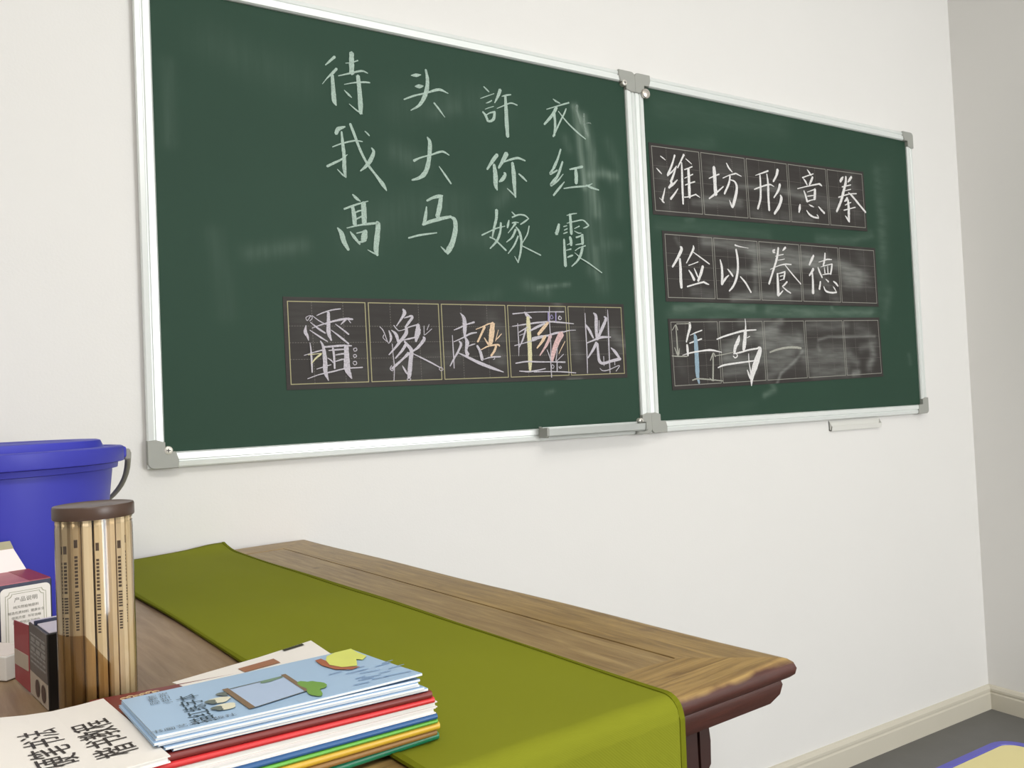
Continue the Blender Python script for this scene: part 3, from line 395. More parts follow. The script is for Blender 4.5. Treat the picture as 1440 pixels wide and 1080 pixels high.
def grid_surface(name, m, parent, org, ux, uz, w_, h_, step, y0, thick, keys, base):
    """slab whose front is a fine grid carrying the chalk dust; org, ux, uz in wall coordinates (x, z)"""
    nx, nz = max(2, int(w_/step)), max(2, int(h_/step))
    U, V = np.meshgrid(np.linspace(0, w_, nx+1), np.linspace(0, h_, nz+1))
    X = org[0] + U*ux[0] + V*uz[0]; Z = org[1] + U*ux[1] + V*uz[1]
    D = dust_of(X, Z, keys, base)
    px, py, pz = parent.location
    vs = np.stack([X.ravel()-px, np.full(X.size, y0-py), Z.ravel()-pz], -1).tolist()
    fs = []
    for j in range(nz):
        for i in range(nx):
            a = j*(nx+1)+i; fs.append((a, a+1, a+nx+2, a+nx+1))
    n0 = len(vs)
    for (i, j) in ((0, 0), (nx, 0), (nx, nz), (0, nz)):
        vs.append((X[j, i]-px, y0+thick-py, Z[j, i]-pz))
    c = [0, nx, nz*(nx+1)+nx, nz*(nx+1)]
    edge = [list(range(0, nx+1)), [j*(nx+1)+nx for j in range(nz+1)], [nz*(nx+1)+i for i in range(nx, -1, -1)], [j*(nx+1) for j in range(nz, -1, -1)]]
    for q in range(4): fs.append(tuple([n0+q] + [n0+(q+1) % 4] + edge[q][::-1]))
    fs.append((n0, n0+3, n0+2, n0+1))
    me = bpy.data.meshes.new(name); me.from_pydata(vs, [], fs)
    at = me.attributes.new('dust', 'FLOAT', 'POINT')
    at.data.foreach_set('value', np.concatenate([D.ravel(), [base]*4]).astype(np.float32))
    me.update()
    return link(name, me, m, parent)
def chalk_mesh(idx, parent, y, default, only=None):
    if idx in (13, 15, 18, 30) and only is None:
        for k in range(len(CHARS[idx])): chalk_mesh(idx, parent, y-0.0004, default, k)
        return
    bm = bmesh.new(); px, py, pz = parent.location; used = []
    for j, (c, A) in enumerate(CHARS[idx]):
        if only is not None and j != only: continue
        c = default if c == 'w' else c
        if c not in used: used.append(c)
        A = A.copy()
        P = catmull(A, 5); T = np.gradient(P[:, :2], axis=0); L = np.maximum(np.hypot(T[:, 0], T[:, 1]), 1e-9)
        Nn = np.stack([-T[:, 1]/L, T[:, 0]/L], -1); hw = np.maximum(P[:, 2]*(0.84 if 11 < idx < 20 else 1), 0.0015)/2 * (1+rng.normal(0, 0.05, len(P)))
        yy = y - 0.00012*j
        a = [bm.verts.new((p[0]+n[0]*h-px, yy-py, p[1]+n[1]*h-pz)) for p, n, h in zip(P, Nn, hw)]
        b = [bm.verts.new((p[0]-n[0]*h-px, yy-py, p[1]-n[1]*h-pz)) for p, n, h in zip(P, Nn, hw)]
        s0 = P[0, :2]-T[0]/L[0]*hw[0]*0.7; s1 = P[-1, :2]+T[-1]/L[-1]*hw[-1]*0.7
        f = bm.faces.new((bm.verts.new((s0[0]-px, yy-py, s0[1]-pz)), b[0], a[0])); f.material_index = used.index(c)
        f = bm.faces.new((bm.verts.new((s1[0]-px, yy-py, s1[1]-pz)), a[-1], b[-1])); f.material_index = used.index(c)
        for i in range(len(a)-1):
            f = bm.faces.new((a[i], b[i], b[i+1], a[i+1])); f.material_index = used.index(c)
    return bm_link('chalk_character' if only is None else 'chalk_mark', bm, [CH[c] for c in used], parent)

# ------------------------------------------------------------ chalkboards
FW, BW, BH, BZ = 0.0286, 1.1044, 0.86, 1.0453
PROF = [(0, -0.002), (0, -0.0165), (0.0025, -0.0205), (0.0135, -0.0212), (0.0150, -0.0178), (0.0170, -0.0178), (0.0185, -0.0200), (0.0262, -0.0188), (0.0286, -0.0150), (0.0286, -0.002)]
def chalkboard(x0, label, keys, chars):
    t = thing('chalkboard', label, 'chalkboard', (x0, 0, BZ), 0, 'framed green chalkboards on the wall')
    grid_surface('writing_surface', M_greenv if keys == 'L' else M_green, t, (x0, BZ), (1, 0), (0, 1), BW, BH, 0.005, -0.0125, 0.009, keys, 0.0)
    C = [(0, 0), (BW, 0), (BW, BH), (0, BH)]; D = [(-1, -1), (1, -1), (1, 1), (-1, 1)]
    for q in range(4):
        (ax, az), (bx, bz) = C[q], C[(q+1) % 4]; da, db = D[q], D[(q+1) % 4]
        bm = bmesh.new()
        prism(bm, [(ax+da[0]*o, y, az+da[1]*o) for o, y in PROF], [(bx+db[0]*o, y, bz+db[1]*o) for o, y in PROF])
        bm_link('frame_rail', bm, M_alu, t)
    for q in range(4):
        (cx, cz), (dx, dz) = C[q], D[q]
        R = 0.0293; ri = 0.012; A_ = 0.018
        pts = [(-A_, -0.0008), (-0.003, -0.0008), (-0.0008, -0.003), (-0.0008, -A_), (R*0.5, -A_-0.005), (R, -A_-0.004)]
        pts += [(R-ri+ri*math.cos(a), R-ri+ri*math.sin(a)) for a in np.linspace(0, PI/2, 7)]
        pts += [(-A_-0.004, R), (-A_-0.005, R*0.5)]
        bm = bmesh.new()
        a = [(cx+dx*p, -0.0015, cz+dz*s) for p, s in pts]; b = [(cx+dx*p, -0.0215, cz+dz*s) for p, s in pts]
        mcx, mcz = cx+dx*0.008, cz+dz*0.008
        c = [(mcx+(x-mcx)*0.95, -0.0232, mcz+(z-mcz)*0.95) for x, _, z in b]
        prism(bm, a, b, caps=False); prism(bm, b, c, caps=False)
        bmesh.ops.remove_doubles(bm, verts=bm.verts, dist=1e-6)
        bm.faces.new([v for v in sorted([v for v in bm.verts if abs(v.co.y+0.0232) < 1e-5], key=lambda v: min(range(len(c)), key=lambda i: (Vector(c[i])-v.co).length))])
        bm_link('corner_cap', bm, M_cap, t)
        if x0 > 0.5 or q == 3: continue
        sx_, sz_ = cx-dx*0.0055, cz-dz*0.003
        bm = bmesh.new(); lathe(bm, [(0, 0.0125), (0.004, 0.0123), (0.0066, 0.0115), (0.0078, 0.0095), (0.0078, 0)], 16)
        for a_ in (0, 1):
            box(bm, -0.0035 if a_ else -0.0007, 0.0035 if a_ else 0.0007, -0.0007 if a_ else -0.0035, 0.0007 if a_ else 0.0035, 0.0122, 0.0129, mi=1)
        for v in bm.verts: v.co = Vector((sx_+v.co.x, -0.0125-v.co.z, sz_+v.co.y))
        bm_link('screw', bm, [M_steel, mat('screw_slot', lin(70, 66, 62), 0.6)], t)
    for i in chars: chalk_mesh(i, t, -0.0130, 'w')
    return t
left_board = chalkboard(0.0, 'left green chalkboard covered with four columns of large white chalk characters', 'L', range(0, 12))
right_board = chalkboard(BW+2*FW, 'right green chalkboard carrying three rows of black magnetic grid sheets', 'R', [])

# black magnetic grid sheets: (origin x, z of the lowest left cell corner), tilt, cell pitch
def grid_sheet(label, x0, z0, x1, z1, H, keys, chars, ml, ext=0.008, low=0.010, gap=0.0055):
    L = math.hypot(x1-x0, z1-z0); ux = ((x1-x0)/L, (z1-z0)/L); uz = (-ux[1], ux[0])
    t = thing('grid_sheet', label, 'magnetic sheet', (x0, -0.0125, z0), 0, 'black magnetic writing grid sheets')
    y0 = -0.0137
    O = (x0 - ux[0]*ext - uz[0]*low, z0 - ux[1]*ext - uz[1]*low)
    grid_surface('sheet', M_black, t, O, ux, uz, L+2*ext, H+ext+low, 0.0045, y0, 0.0012, keys, 0.03)
    n = 5; cw = (L - gap*(n-1))/n; lw = 0.0017
    def P(u, v, y): return (x0+ux[0]*u+uz[0]*v-x0, y+0.0125, z0+ux[1]*u+uz[1]*v-z0)
    def rect(bm, u0, u1, v0, v1, y=y0-0.0003):
        poly(bm, [P(u0, v0, y), P(u1, v0, y), P(u1, v1, y), P(u0, v1, y)])
    bg = bmesh.new()
    for k in range(n):
        a = k*(cw+gap); b = a+cw; bm = bmesh.new()
        rect(bm, a, b, 0, lw); rect(bm, a, b, H-lw, H); rect(bm, a, a+lw, lw, H-lw); rect(bm, b-lw, b, lw, H-lw)
        bm_link('grid_cell', bm, ml, t)
        for f in (0.3, 0.5, 0.7):
            m_ = 30
            for i in range(m_):
                s0, s1 = (i+0.2)/m_, (i+0.8)/m_
                rect(bg, a+cw*s0, a+cw*s1, H*f-0.0006, H*f+0.0006, y0-0.0002)
                if f != 0.5: rect(bg, a+cw*f-0.0006, a+cw*f+0.0006, H*s0, H*s1, y0-0.0002)
    g = bm_link('guide_lines', bg, M_dash, t); g['kind'] = 'stuff'
    for i in chars: chalk_mesh(i, t, y0-0.0006, 'l' if i < 20 else 'd' if i in (30, 32) else 'g')
    return t
grid_sheet('black grid sheet at the foot of the left chalkboard, with colour-annotated practice characters', 0.2325, 1.1615, 1.0615, 1.1680, 0.1655, 'A', range(12, 20), M_liney)
grid_sheet('top black grid sheet on the right chalkboard, five white characters, one per cell', 1.1870, 1.5865, 2.0370, 1.6040, 0.1690, 'B', range(20, 25), M_line)
grid_sheet('middle black grid sheet on the right chalkboard, four characters and a smeared last cell', 1.2155, 1.3620, 2.0715, 1.3690, 0.1665, 'D', range(25, 29), M_line)
grid_sheet('bottom black grid sheet on the right chalkboard, mostly wiped, with a blue vertical stroke', 1.2225, 1.1325, 2.0750, 1.1500, 0.1670, 'E', range(29, 33), M_line)

# magnet, chalk trays
bm = bmesh.new(); lathe(bm, [(0, 0.0075), (0.0075, 0.0075), (0.0090, 0.0062), (0.0100, 0.0062), (0.0125, 0.0045), (0.0132, 0.0), (0, 0)], 28)
for v in bm.verts: v.co = Vector((v.co.x, -v.co.z, v.co.y))
tag(bm_link('magnet', bm, M_magnet, None, (1.1640, -0.0236, 1.8830), smooth=True), 'round silver magnet button at the top left corner of the right chalkboard', 'magnet')
t = thing('chalk_tray', 'grey metal chalk tray clipped under the left chalkboard', 'tray', (0.80, 0, 1.026))
prof = [(-0.023, 0.022), (-0.0245, 0.002), (-0.030, -0.0005), (-0.052, -0.0005), (-0.055, 0.003), (-0.057, 0.018), (-0.0545, 0.018), (-0.053, 0.005), (-0.050, 0.003), (-0.031, 0.003), (-0.0265, 0.006), (-0.025, 0.022)]
bm = bmesh.new(); prism(bm, [(0, y, z) for y, z in prof], [(0.285, y, z) for y, z in prof]); bm_link('trough', bm, M_alu_tray, t)
for xx in (-0.004, 0.285):
    bm = bmesh.new()
    q = [(-0.0235, 0.024), (-0.0235, -0.002), (-0.053, -0.002), (-0.058, 0.003), (-0.059, 0.020), (-0.050, 0.0215), (-0.035, 0.020)]
    prism(bm, [(xx, y, z) for y, z in q], [(xx+0.006, y, z) for y, z in q]); bm_link('end_cap', bm, M_cap, t)
t = thing('chalk_tray', 'pale translucent plastic tray hooked below the right chalkboard', 'tray', (1.83, 0, 0.985))
prof = [(-0.0015, 0.028), (-0.0015, 0.0), (-0.009, -0.002), (-0.012, 0.012), (-0.0105, 0.012), (-0.008, 0.000), (-0.003, 0.002), (-0.003, 0.028)]
bm = bmesh.new(); prism(bm, [(0, y, z) for y, z in prof], [(0.235, y, z) for y, z in prof]); bm_link('trough', bm, M_tray, t)
for xx in (0.0, 0.233):
    bm = bmesh.new(); q = [(-0.0015, 0.028), (-0.0015, 0.0), (-0.009, -0.002), (-0.012, 0.012)]
    prism(bm, [(xx, y, z) for y, z in q], [(xx+0.002, y, z) for y, z in q]); bm_link('end_cap', bm, M_tray, t)
# ------------------------------------------------------------ wooden table
def wood(name, c0, c1, grain, lacquer=None):
    """plank wood; lacquer = (colour, local z below which the old red lacquer survives)"""
    m = bpy.data.materials.new(name); m.use_nodes = True; nt = m.node_tree; b = nt.nodes['Principled BSDF']
    N = nt.nodes.new; L = nt.links.new
    b.inputs['Roughness'].default_value = 0.42; b.inputs['Specular IOR Level'].default_value = 0.45
    tc = N('ShaderNodeTexCoord'); mp = N('ShaderNodeMapping'); mp.inputs['Scale'].default_value = grain; L(tc.outputs['Object'], mp.inputs[0])
    n = N('ShaderNodeTexNoise'); n.inputs['Scale'].default_value = 3.0; n.inputs['Detail'].default_value = 7; n.inputs['Roughness'].default_value = 0.65; n.inputs['Distortion'].default_value = 0.6
    L(mp.outputs[0], n.inputs['Vector'])
    cr = N('ShaderNodeValToRGB'); e = cr.color_ramp.elements; e[0].position = 0.34; e[0].color = c0; e[1].position = 0.66; e[1].color = c1
    L(n.outputs['Fac'], cr.inputs[0])
    k = N('ShaderNodeTexVoronoi'); k.inputs['Scale'].default_value = 4.2; mk = N('ShaderNodeMapping'); mk.inputs['Scale'].default_value = tuple(1.0 if g < 2 else 1.9 for g in grain)
    L(tc.outputs['Object'], mk.inputs[0]); L(mk.outputs[0], k.inputs['Vector'])
    kr = N('ShaderNodeMapRange'); kr.inputs[1].default_value = 0.035; kr.inputs[2].default_value = 0.075; kr.inputs[3].default_value = 0.75; kr.inputs[4].default_value = 0.0
    L(k.outputs['Distance'], kr.inputs[0])
    mx = N('ShaderNodeMix'); mx.data_type = 'RGBA'; mx.inputs[7].default_value = lin(74, 52, 30)
    L(kr.outputs[0], mx.inputs[0]); L(cr.outputs[0], mx.inputs[6]); out = mx.outputs[2]
    if lacquer:
        col, zc = lacquer
        sp = N('ShaderNodeSeparateXYZ'); L(tc.outputs['Object'], sp.inputs[0])
        nn = N('ShaderNodeTexNoise'); nn.inputs['Scale'].default_value = 22; nn.inputs['Detail'].default_value = 4; L(tc.outputs['Object'], nn.inputs['Vector'])
        ad = N('ShaderNodeMath'); ad.operation = 'MULTIPLY_ADD'; ad.inputs[1].default_value = 0.012; L(nn.outputs['Fac'], ad.inputs[0]); L(sp.outputs['Z'], ad.inputs[2])
        r = N('ShaderNodeMapRange'); r.inputs[1].default_value = zc; r.inputs[2].default_value = zc+0.004; r.inputs[3].default_value = 1; r.inputs[4].default_value = 0
        L(ad.outputs[0], r.inputs[0])
        m2 = N('ShaderNodeMix'); m2.data_type = 'RGBA'; lv = N('ShaderNodeMix'); lv.data_type = 'RGBA'; lv.inputs[6].default_value = tuple(c*0.35 for c in col[:3])+(1,); lv.inputs[7].default_value = tuple(c*1.5 for c in col[:3])+(1,)
        L(n.outputs['Fac'], lv.inputs[0]); L(lv.outputs[2], m2.inputs[7]); L(r.outputs[0], m2.inputs[0]); L(out, m2.inputs[6]); out = m2.outputs[2]
    L(out, b.inputs['Base Color'])
    bp = N('ShaderNodeBump'); bp.inputs['Strength'].default_value = 0.25; bp.inputs['Distance'].default_value = 0.0015
    L(n.outputs['Fac'], bp.inputs['Height']); L(bp.outputs[0], b.inputs['Normal'])
    return m
W0, W1 = lin(122, 96, 56), lin(168, 138, 84)
M_woodv = wood('table_wood_long', W0, W1, (48, 3.0, 48), (lin(78, 40, 31), 0.0005))
M_woodu = wood('table_wood_cross', W0, W1, (3.0, 48, 48), (lin(78, 40, 31), 0.0005))
M_panel = wood('table_panel_wood', lin(124, 98, 62), lin(164, 138, 92), (44, 3.0, 44))
M_panel2 = wood('table_panel_wood_pale', lin(134, 108, 80), lin(160, 134, 104), (30, 2.4, 30))
M_leg = mat('dark_red_lacquer', lin(52, 26, 21), rough=0.4, var=0.3, scale=12, stretch=(1, 1, 0.3))
TH = math.radians(7.963); TZ = 0.857
TW, TL_, RW = 0.86, 1.084, 0.078
# local frame of the table: origin at its far right top corner, -x = across to the left, -y = towards the viewer
table = thing('wooden_table', 'old wooden table with worn top and dark red edges, set against the wall', 'table', (0.2552, 0.0022, TZ), TH)
def tw(u, v, z=0.0):
    """table coordinates (u left, v near) -> world"""
    return (0.2552 - u*math.cos(TH) + v*math.sin(TH), 0.0022 - u*math.sin(TH) - v*math.cos(TH), TZ+z)
def bmt(bm):   # build in (u, v, z) then flip to local (-u, -v, z)
    for v in bm.verts: v.co = Vector((-v.co.x, -v.co.y, v.co.z))
    return bm
EP = [(0.0, 0.0)]
EPROF = [(RW, 0.0), (0.012, 0.0), (0.006, -0.0012), (0.002, -0.0045), (0.0, -0.010), (0.0012, -0.0155), (0.0048, -0.0185), (0.009, -0.0195), (0.0105, -0.0215), (0.0095, -0.025), (0.0115, -0.034), (0.018, -0.0430), (RW, -0.0430)]
Cn = [(0, 0), (TW, 0), (TW, TL_-0.0516), (0, TL_)]; Dn = [(1, 1), (-1, 1), (-1, -1), (1, -1)]
for q in range(4):
    (ax, av), (bx, bv) = Cn[q], Cn[(q+1) % 4]; da, db = Dn[q], Dn[(q+1) % 4]
    bm = bmesh.new()
    steps = 14; rings = []
    for s in range(steps+1):
        f = s/steps
        ring = []
        for i, (o, z) in enumerate(EPROF):
            pa = (ax+da[0]*o, av+da[1]*o); pb = (bx+db[0]*o, bv+db[1]*o)
            wob = 0.0012*math.sin(5.1*f*3+i*0.2+q) if 1 <= i <= 8 and 0 < s < steps else 0
            ring.append((pa[0]+(pb[0]-pa[0])*f, pa[1]+(pb[1]-pa[1])*f, z+wob*0.5))
        rings.append(ring)
    vr = [[bm.verts.new(p) for p in r] for r in rings]
    for a, b in zip(vr[:-1], vr[1:]):
        for i in range(len(a)): bm.faces.new((a[i], a[(i+1) % len(a)], b[(i+1) % len(a)], b[i]))
    bm.faces.new(vr[0][::-1]); bm.faces.new(vr[-1])
    bm_link('frame_rail', bmt(bm), M_woodv if q in (1, 3) else M_woodu, table, autosmooth=True)
g = 0.0011; us = [RW, 0.27, 0.53, TW-RW]
for a, b in zip(us[:-1], us[1:]):
    bm = bmesh.new(); ne = lambda u: TL_-RW-g-(u-RW)*0.0516/(TW-2*RW)
    zt = -0.0006+rng.uniform(-0.0003, 0); rg = [(a+g, RW+g), (b-g, RW+g), (b-g, ne(b)), (a+g, ne(a))]
    prism(bm, [(p, q_, -0.016) for p, q_ in rg], [(p, q_, zt) for p, q_ in rg])
    bm_link('plank', bmt(bm), M_panel2 if a > 0.26 else M_panel, table)
for u0 in (0.104, TW-0.104-0.055):
    for v0 in (0.045, TL_-0.030-0.055-(0.03 if u0 > 0.4 else 0)):
        bm = bmesh.new(); a = 0.0
        prism(bm, [(u0, v0, -0.03), (u0+0.055, v0, -0.03), (u0+0.055, v0+0.055, -0.03), (u0, v0+0.055, -0.03)],
                  [(u0-0.004, v0, -TZ), (u0+0.05, v0, -TZ), (u0+0.05, v0+0.055, -TZ), (u0-0.004, v0+0.055, -TZ)])
        bmesh.ops.bevel(bm, geom=bm.edges[:], offset=0.006, segments=2, affect='EDGES')
        bm_link('leg', bmt(bm), M_leg, table)
        sd = -1 if u0 < 0.4 else 1
        e = u0 if sd < 0 else u0+0.055
        pr = [(e, -0.040), (e+sd*0.012, -0.040), (e+sd*0.0145, -0.060), (e+sd*0.0135, -0.080), (e+sd*0.006, -0.088), (e, -0.090)]
        bm = bmesh.new(); prism(bm, [(p, v0+0.034, z) for p, z in pr], [(p, v0+0.053, z) for p, z in pr]); bm_link('spandrel', bmt(bm), M_leg, table)
for v0 in (0.060, TL_-0.062):
    bm = bmesh.new(); box(bm, 0.19, TW-0.19, v0, v0+0.02, -0.095, -0.034, 0.002, 1); bm_link('apron', bmt(bm), M_leg, table)
for u0 in (0.152, TW-0.172):
    bm = bmesh.new(); box(bm, u0, u0+0.02, 0.10, TL_-0.077, -0.085, -0.0165, 0.002, 1); bm_link('apron', bmt(bm), M_leg, table)

# ------------------------------------------------------------ green cloth runner
def cloth_material():
    m = mat('olive_cloth', lin(125, 129, 32), rough=0.88, spec=0.12, var=0.06, scale=5)
    nt = m.node_tree; N = nt.nodes.new; L = nt.links.new; b = nt.nodes['Principled BSDF']
    tc = N('ShaderNodeTexCoord'); wv = N('ShaderNodeTexWave'); wv.bands_direction = 'DIAGONAL'; wv.inputs['Scale'].default_value = 260
    L(tc.outputs['Object'], wv.inputs['Vector']); bp = N('ShaderNodeBump'); bp.inputs['Strength'].default_value = 0.12; bp.inputs['Distance'].default_value = 0.0006
    L(wv.outputs['Fac'], bp.inputs['Height']); L(bp.outputs[0], b.inputs['Normal']); return m
M_cloth = cloth_material(); M_hem = mat('olive_hem', lin(108, 112, 24), rough=0.9, spec=0.05)
cl = thing('table_runner', 'olive green cloth runner laid along the wooden table and hanging over its near end', 'tablecloth', tw(0.27, 0.5, 0.001), TH)
NU, NV = 30, 150; UA, UB = 0.1570, 0.3840; HANG = 0.20
def cloth_pt(s, v, lift):
    """s across 0..1 (right to left), v along; past the near edge the cloth turns down"""
    u = UA + (UB-UA)*s + (0.0022*math.sin(v*9) if s in (0, 1) else 0) + 0.0035*(1-s)*math.sin(v*7.0)*0.4
    wave = 0.0003*(math.sin(v*23+s*4)+math.sin(s*17+v*9)) + 0.0006
    E = TL_+0.002-0.060*u; r = 0.012
    if v < 0.06:
        f = (0.06-v)/0.075; wave += 0.0085*f*f*math.exp(-((s-0.03)/0.30)**2) + 0.002*f
    if v <= E-r: return (u, v, 0.0012+wave+lift)
    d = v-(E-r); arc = r*PI/2
    if d < arc:
        a = d/r; return (u, E-r+(r+lift+0.002)*math.sin(a), -r+0.0012+(r+lift)*math.cos(a)+wave*(1-d/arc))
    z = -r-(d-arc); k = -z
    fold = 0.006*(math.sin(s*9+1)+0.6*math.sin(s*21+2))*min(1, k/0.10)
    return (u+0.03*k*(1-s), E+0.003+lift+max(0, fold)*min(1, s*6), z)
vv = np.concatenate([np.linspace(-0.012, TL_-0.04, NV-50), np.linspace(TL_-0.037, TL_+0.02, 34), np.linspace(TL_+0.03, TL_+0.2, 26)])
vs, fs = [], []
for lift in (0.0016, 0.0):
    for v in vv:
        for i in range(NU+1):
            u_, v_, z_ = cloth_pt(i/NU, float(v), lift); vs.append((0.27-u_, 0.5-v_, z_-0.001))
n1 = len(vv)*(NU+1)
for j in range(len(vv)-1):
    for i in range(NU):
        a = j*(NU+1)+i; fs.append((a, a+1, a+NU+2, a+NU+1)); fs.append((n1+a, n1+a+NU+1, n1+a+NU+2, n1+a+1))
for j in range(len(vv)-1):
    a = j*(NU+1); fs.append((a, a+NU+1, n1+a+NU+1, n1+a)); b = a+NU; fs.append((b, n1+b, n1+b+NU+1, b+NU+1))
for i in range(NU):
    fs.append((i, n1+i, n1+i+1, i+1)); b = (len(vv)-1)*(NU+1)+i; fs.append((b, b+1, n1+b+1, n1+b))
me = bpy.data.meshes.new('cloth'); me.from_pydata(vs, [], fs); me.update()
link('cloth', me, M_cloth, cl, smooth=True)
for s_ in (0.0, 1.0):     # stitched hems along both long edges
    bm = bmesh.new(); rr = []
    for v in vv[::2]:
        ring = []
        for ds, dz in ((-0.004, -0.0016), (-0.004, 0.0009), (0.018, 0.0009), (0.018, -0.0003)):
            s2 = s_+ds if s_ == 0 else s_-ds
            u_, v_, z_ = cloth_pt(min(max(s2, 0), 1), float(v), 0.0016)
            u_ += (UB-UA)*(s2-min(max(s2, 0), 1))
            if v > TL_: ring.append((0.27-u_, 0.5-v_-dz*0.8, z_-0.001))
            else: ring.append((0.27-u_, 0.5-v_, z_-0.001+dz))
        rr.append([bm.verts.new(p) for p in ring])
    for a, b in zip(rr[:-1], rr[1:]):
        for k in range(4): bm.faces.new((a[k], a[(k+1) % 4], b[(k+1) % 4], b[k]))
    bm.faces.new(rr[0]); bm.faces.new(rr[-1][::-1])
    bm_link('hem', bm, M_hem, cl)

# ------------------------------------------------------------ blue bucket
M_blue = mat('blue_plastic', lin(60, 62, 172), rough=0.45, spec=0.35, var=0.03, scale=5)
M_grip = mat('grey_handle_plastic', lin(150, 148, 140), rough=0.5)
bk = thing('bucket', 'blue plastic bucket with a lid and grey carrying handle, behind the boxes', 'bucket', (-0.243, -0.300, TZ))
bk.scale = (1, 1, 1.025)
bm = bmesh.new(); lathe(bm, [(0, 0.003), (0.108, 0.003), (0.112, 0), (0.117, 0), (0.119, 0.006), (0.1375, 0.175), (0.1375, 0.178), (0.1405, 0.179), (0.1405, 0.190), (0.138, 0.191), (0.135, 0.19), (0.116, 0.008), (0, 0.006)], 72)
bm_link('body', bm, M_blue, bk, autosmooth=True)
bm = bmesh.new(); lathe(bm, [(0.1415, 0.180), (0.1445, 0.179), (0.1455, 0.186), (0.1530, 0.1875), (0.1535, 0.189), (0.1530, 0.2065), (0.1505, 0.208), (0.144, 0.2085), (0.142, 0.2065), (0.130, 0.2065), (0.127, 0.209), (0.1235, 0.217), (0.119, 0.2185), (0.105, 0.2185), (0.100, 0.2165), (0, 0.2165)], 72)
bm_link('lid', bm, M_blue, bk, autosmooth=True)
for sx in (-1, 1):
    bm = bmesh.new(); box(bm, sx*0.148-0.008, sx*0.148+0.008, -0.012, 0.012, 0.190, 0.206, 0.003, 2); bm_link('handle_ear', bm, M_blue, bk)
bm = bmesh.new(); P_ = []
for a in np.linspace(0, PI, 41): P_.append((0.1600*math.cos(a)+0.010*math.sin(2*a), 0.010+0.020*math.sin(a), 0.196-0.112*math.sin(a)**0.85))
P_ = [(p[0]*1.0, p[1]+0.125*math.sin(a)**0.7, p[2]) for p, a in zip(P_, np.linspace(0, PI, 41))]
tube(bm, P_, 0.0042, 8, 0.8); bm_link('bail', bm, M_grip, bk, smooth=True)
bm = bmesh.new(); box(bm, 0.1535, 0.1625, 0.002, 0.018, 0.186, 0.202, 0.002, 1); bm_link('pivot', bm, M_grip, bk)

# ------------------------------------------------------------ cardboard boxes
M_card = mat('white_card', lin(226, 222, 216), rough=0.6, var=0.02, scale=20)
M_cardi = mat('pinkish_card', lin(236, 224, 220), rough=0.65)
M_kraft = mat('greyish_card_edge', lin(164, 158, 128), rough=0.7)
M_red = mat('red_print', lin(150, 56, 62), rough=0.5, var=0.2, scale=25)
M_pinkr = mat('pink_red_print', lin(186, 112, 118), rough=0.5, var=0.25, scale=30)
M_navy = mat('navy_print', lin(42, 46, 70), rough=0.45)
M_ink = mat('black_ink', lin(52, 46, 44), rough=0.7)
M_inkg = mat('grey_ink', lin(132, 130, 122), rough=0.7)
M_olive = mat('olive_ink', lin(142, 144, 112), rough=0.7)
M_lav = mat('lavender_card', lin(206, 198, 210), rough=0.55)
M_dark = mat('black_print', lin(22, 19, 18), rough=0.35)
M_gtext = mat('grey_print_side', lin(92, 84, 80), rough=0.5, var=0.25, scale=60)
def frame_of(o, ang):   # local axes for a turned box: a along ang, b = a + 90 degrees
    a = Vector((math.cos(ang), math.sin(ang), 0)); b = Vector((-math.sin(ang), math.cos(ang), 0)); return a, b
# big carton: origin at its right front bottom corner, x to the left is negative
ca = thing('carton', 'large carton with red top, ornate white label on its side and a raised white flap', 'box', (-0.186, -0.535, TZ), math.radians(15))
CW_, CD_, CH_ = 0.15, 0.088, 0.0735
bm = bmesh.new(); box(bm, -CW_, 0, 0, CD_, 0, CH_, 0.0015, 2)
bm_link('body', bm, M_navy, ca)
bm = bmesh.new(); box(bm, -CW_+0.001, -0.001, 0.001, CD_-0.001, CH_-0.0006, CH_+0.0006); bm_link('top', bm, M_pinkr, ca)
bm = bmesh.new(); box(bm, -0.022, -0.001, 0.001, CD_-0.001, CH_, CH_+0.0009); bm_link('top_band', bm, M_red, ca)
def rrect(bm, cx, cz, hw, hh, r, y, notch=False, n=5):
    pts = []
    for q, (sx, sz) in enumerate(((1, 1), (-1, 1), (-1, -1), (1, -1))):
        for a in np.linspace(0, PI/2, n):
            aa = a + q*PI/2
            if notch: pts.append((cx+sx*hw - r*math.cos(PI/2 - a if q % 2 == 0 else a)*sx, y, cz+sz*hh - r*math.sin(PI/2 - a if q % 2 == 0 else a)*sz))
            else: pts.append((cx+sx*(hw-r)+r*math.cos(aa), y, cz+sz*(hh-r)+r*math.sin(aa)))
    return pts
bm = bmesh.new(); P0 = rrect(bm, -0.0265, 0.034, 0.0245, 0.0355, 0.005, -0.0006); prism(bm, P0, [(x, -0.0001, z) for x, y, z in P0]); bm_link('label', bm, M_card, ca)
bm = bmesh.new()
for inset, lw in ((0.0045, 0.0004), (0.0068, 0.0004)):
    A_ = rrect(bm, -0.0265, 0.034, 0.0245-inset, 0.0355-inset, 0.004, -0.0009, True); B_ = rrect(bm, -0.0265, 0.034, 0.0245-inset-lw, 0.0355-inset-lw, 0.004, -0.0009, True)
    n = len(A_); va = [bm.verts.new(p) for p in A_]; vb = [bm.verts.new(p) for p in B_]
    for i in range(n): bm.faces.new((va[i], va[(i+1) % n], vb[(i+1) % n], vb[i]))
bm_link('label_border', bm, M_olive, ca)
for i, (s_, sz, zz) in enumerate((('产品说明', 0.0058, 0.0555), ('纯天然植物原料', 0.0036, 0.0475), ('精选优质材料  健康安全', 0.0034, 0.0415), ('使用方便  书写流畅', 0.0034, 0.0360), ('请放置阴凉干燥处', 0.0034, 0.0305))):
    link('label_print', text_mesh(s_, sz, (-0.0265, -0.0006, zz), (1, 0, 0), (0, 0, 1), (0, -1, 0)), M_inkg, ca)
bm = bmesh.new()
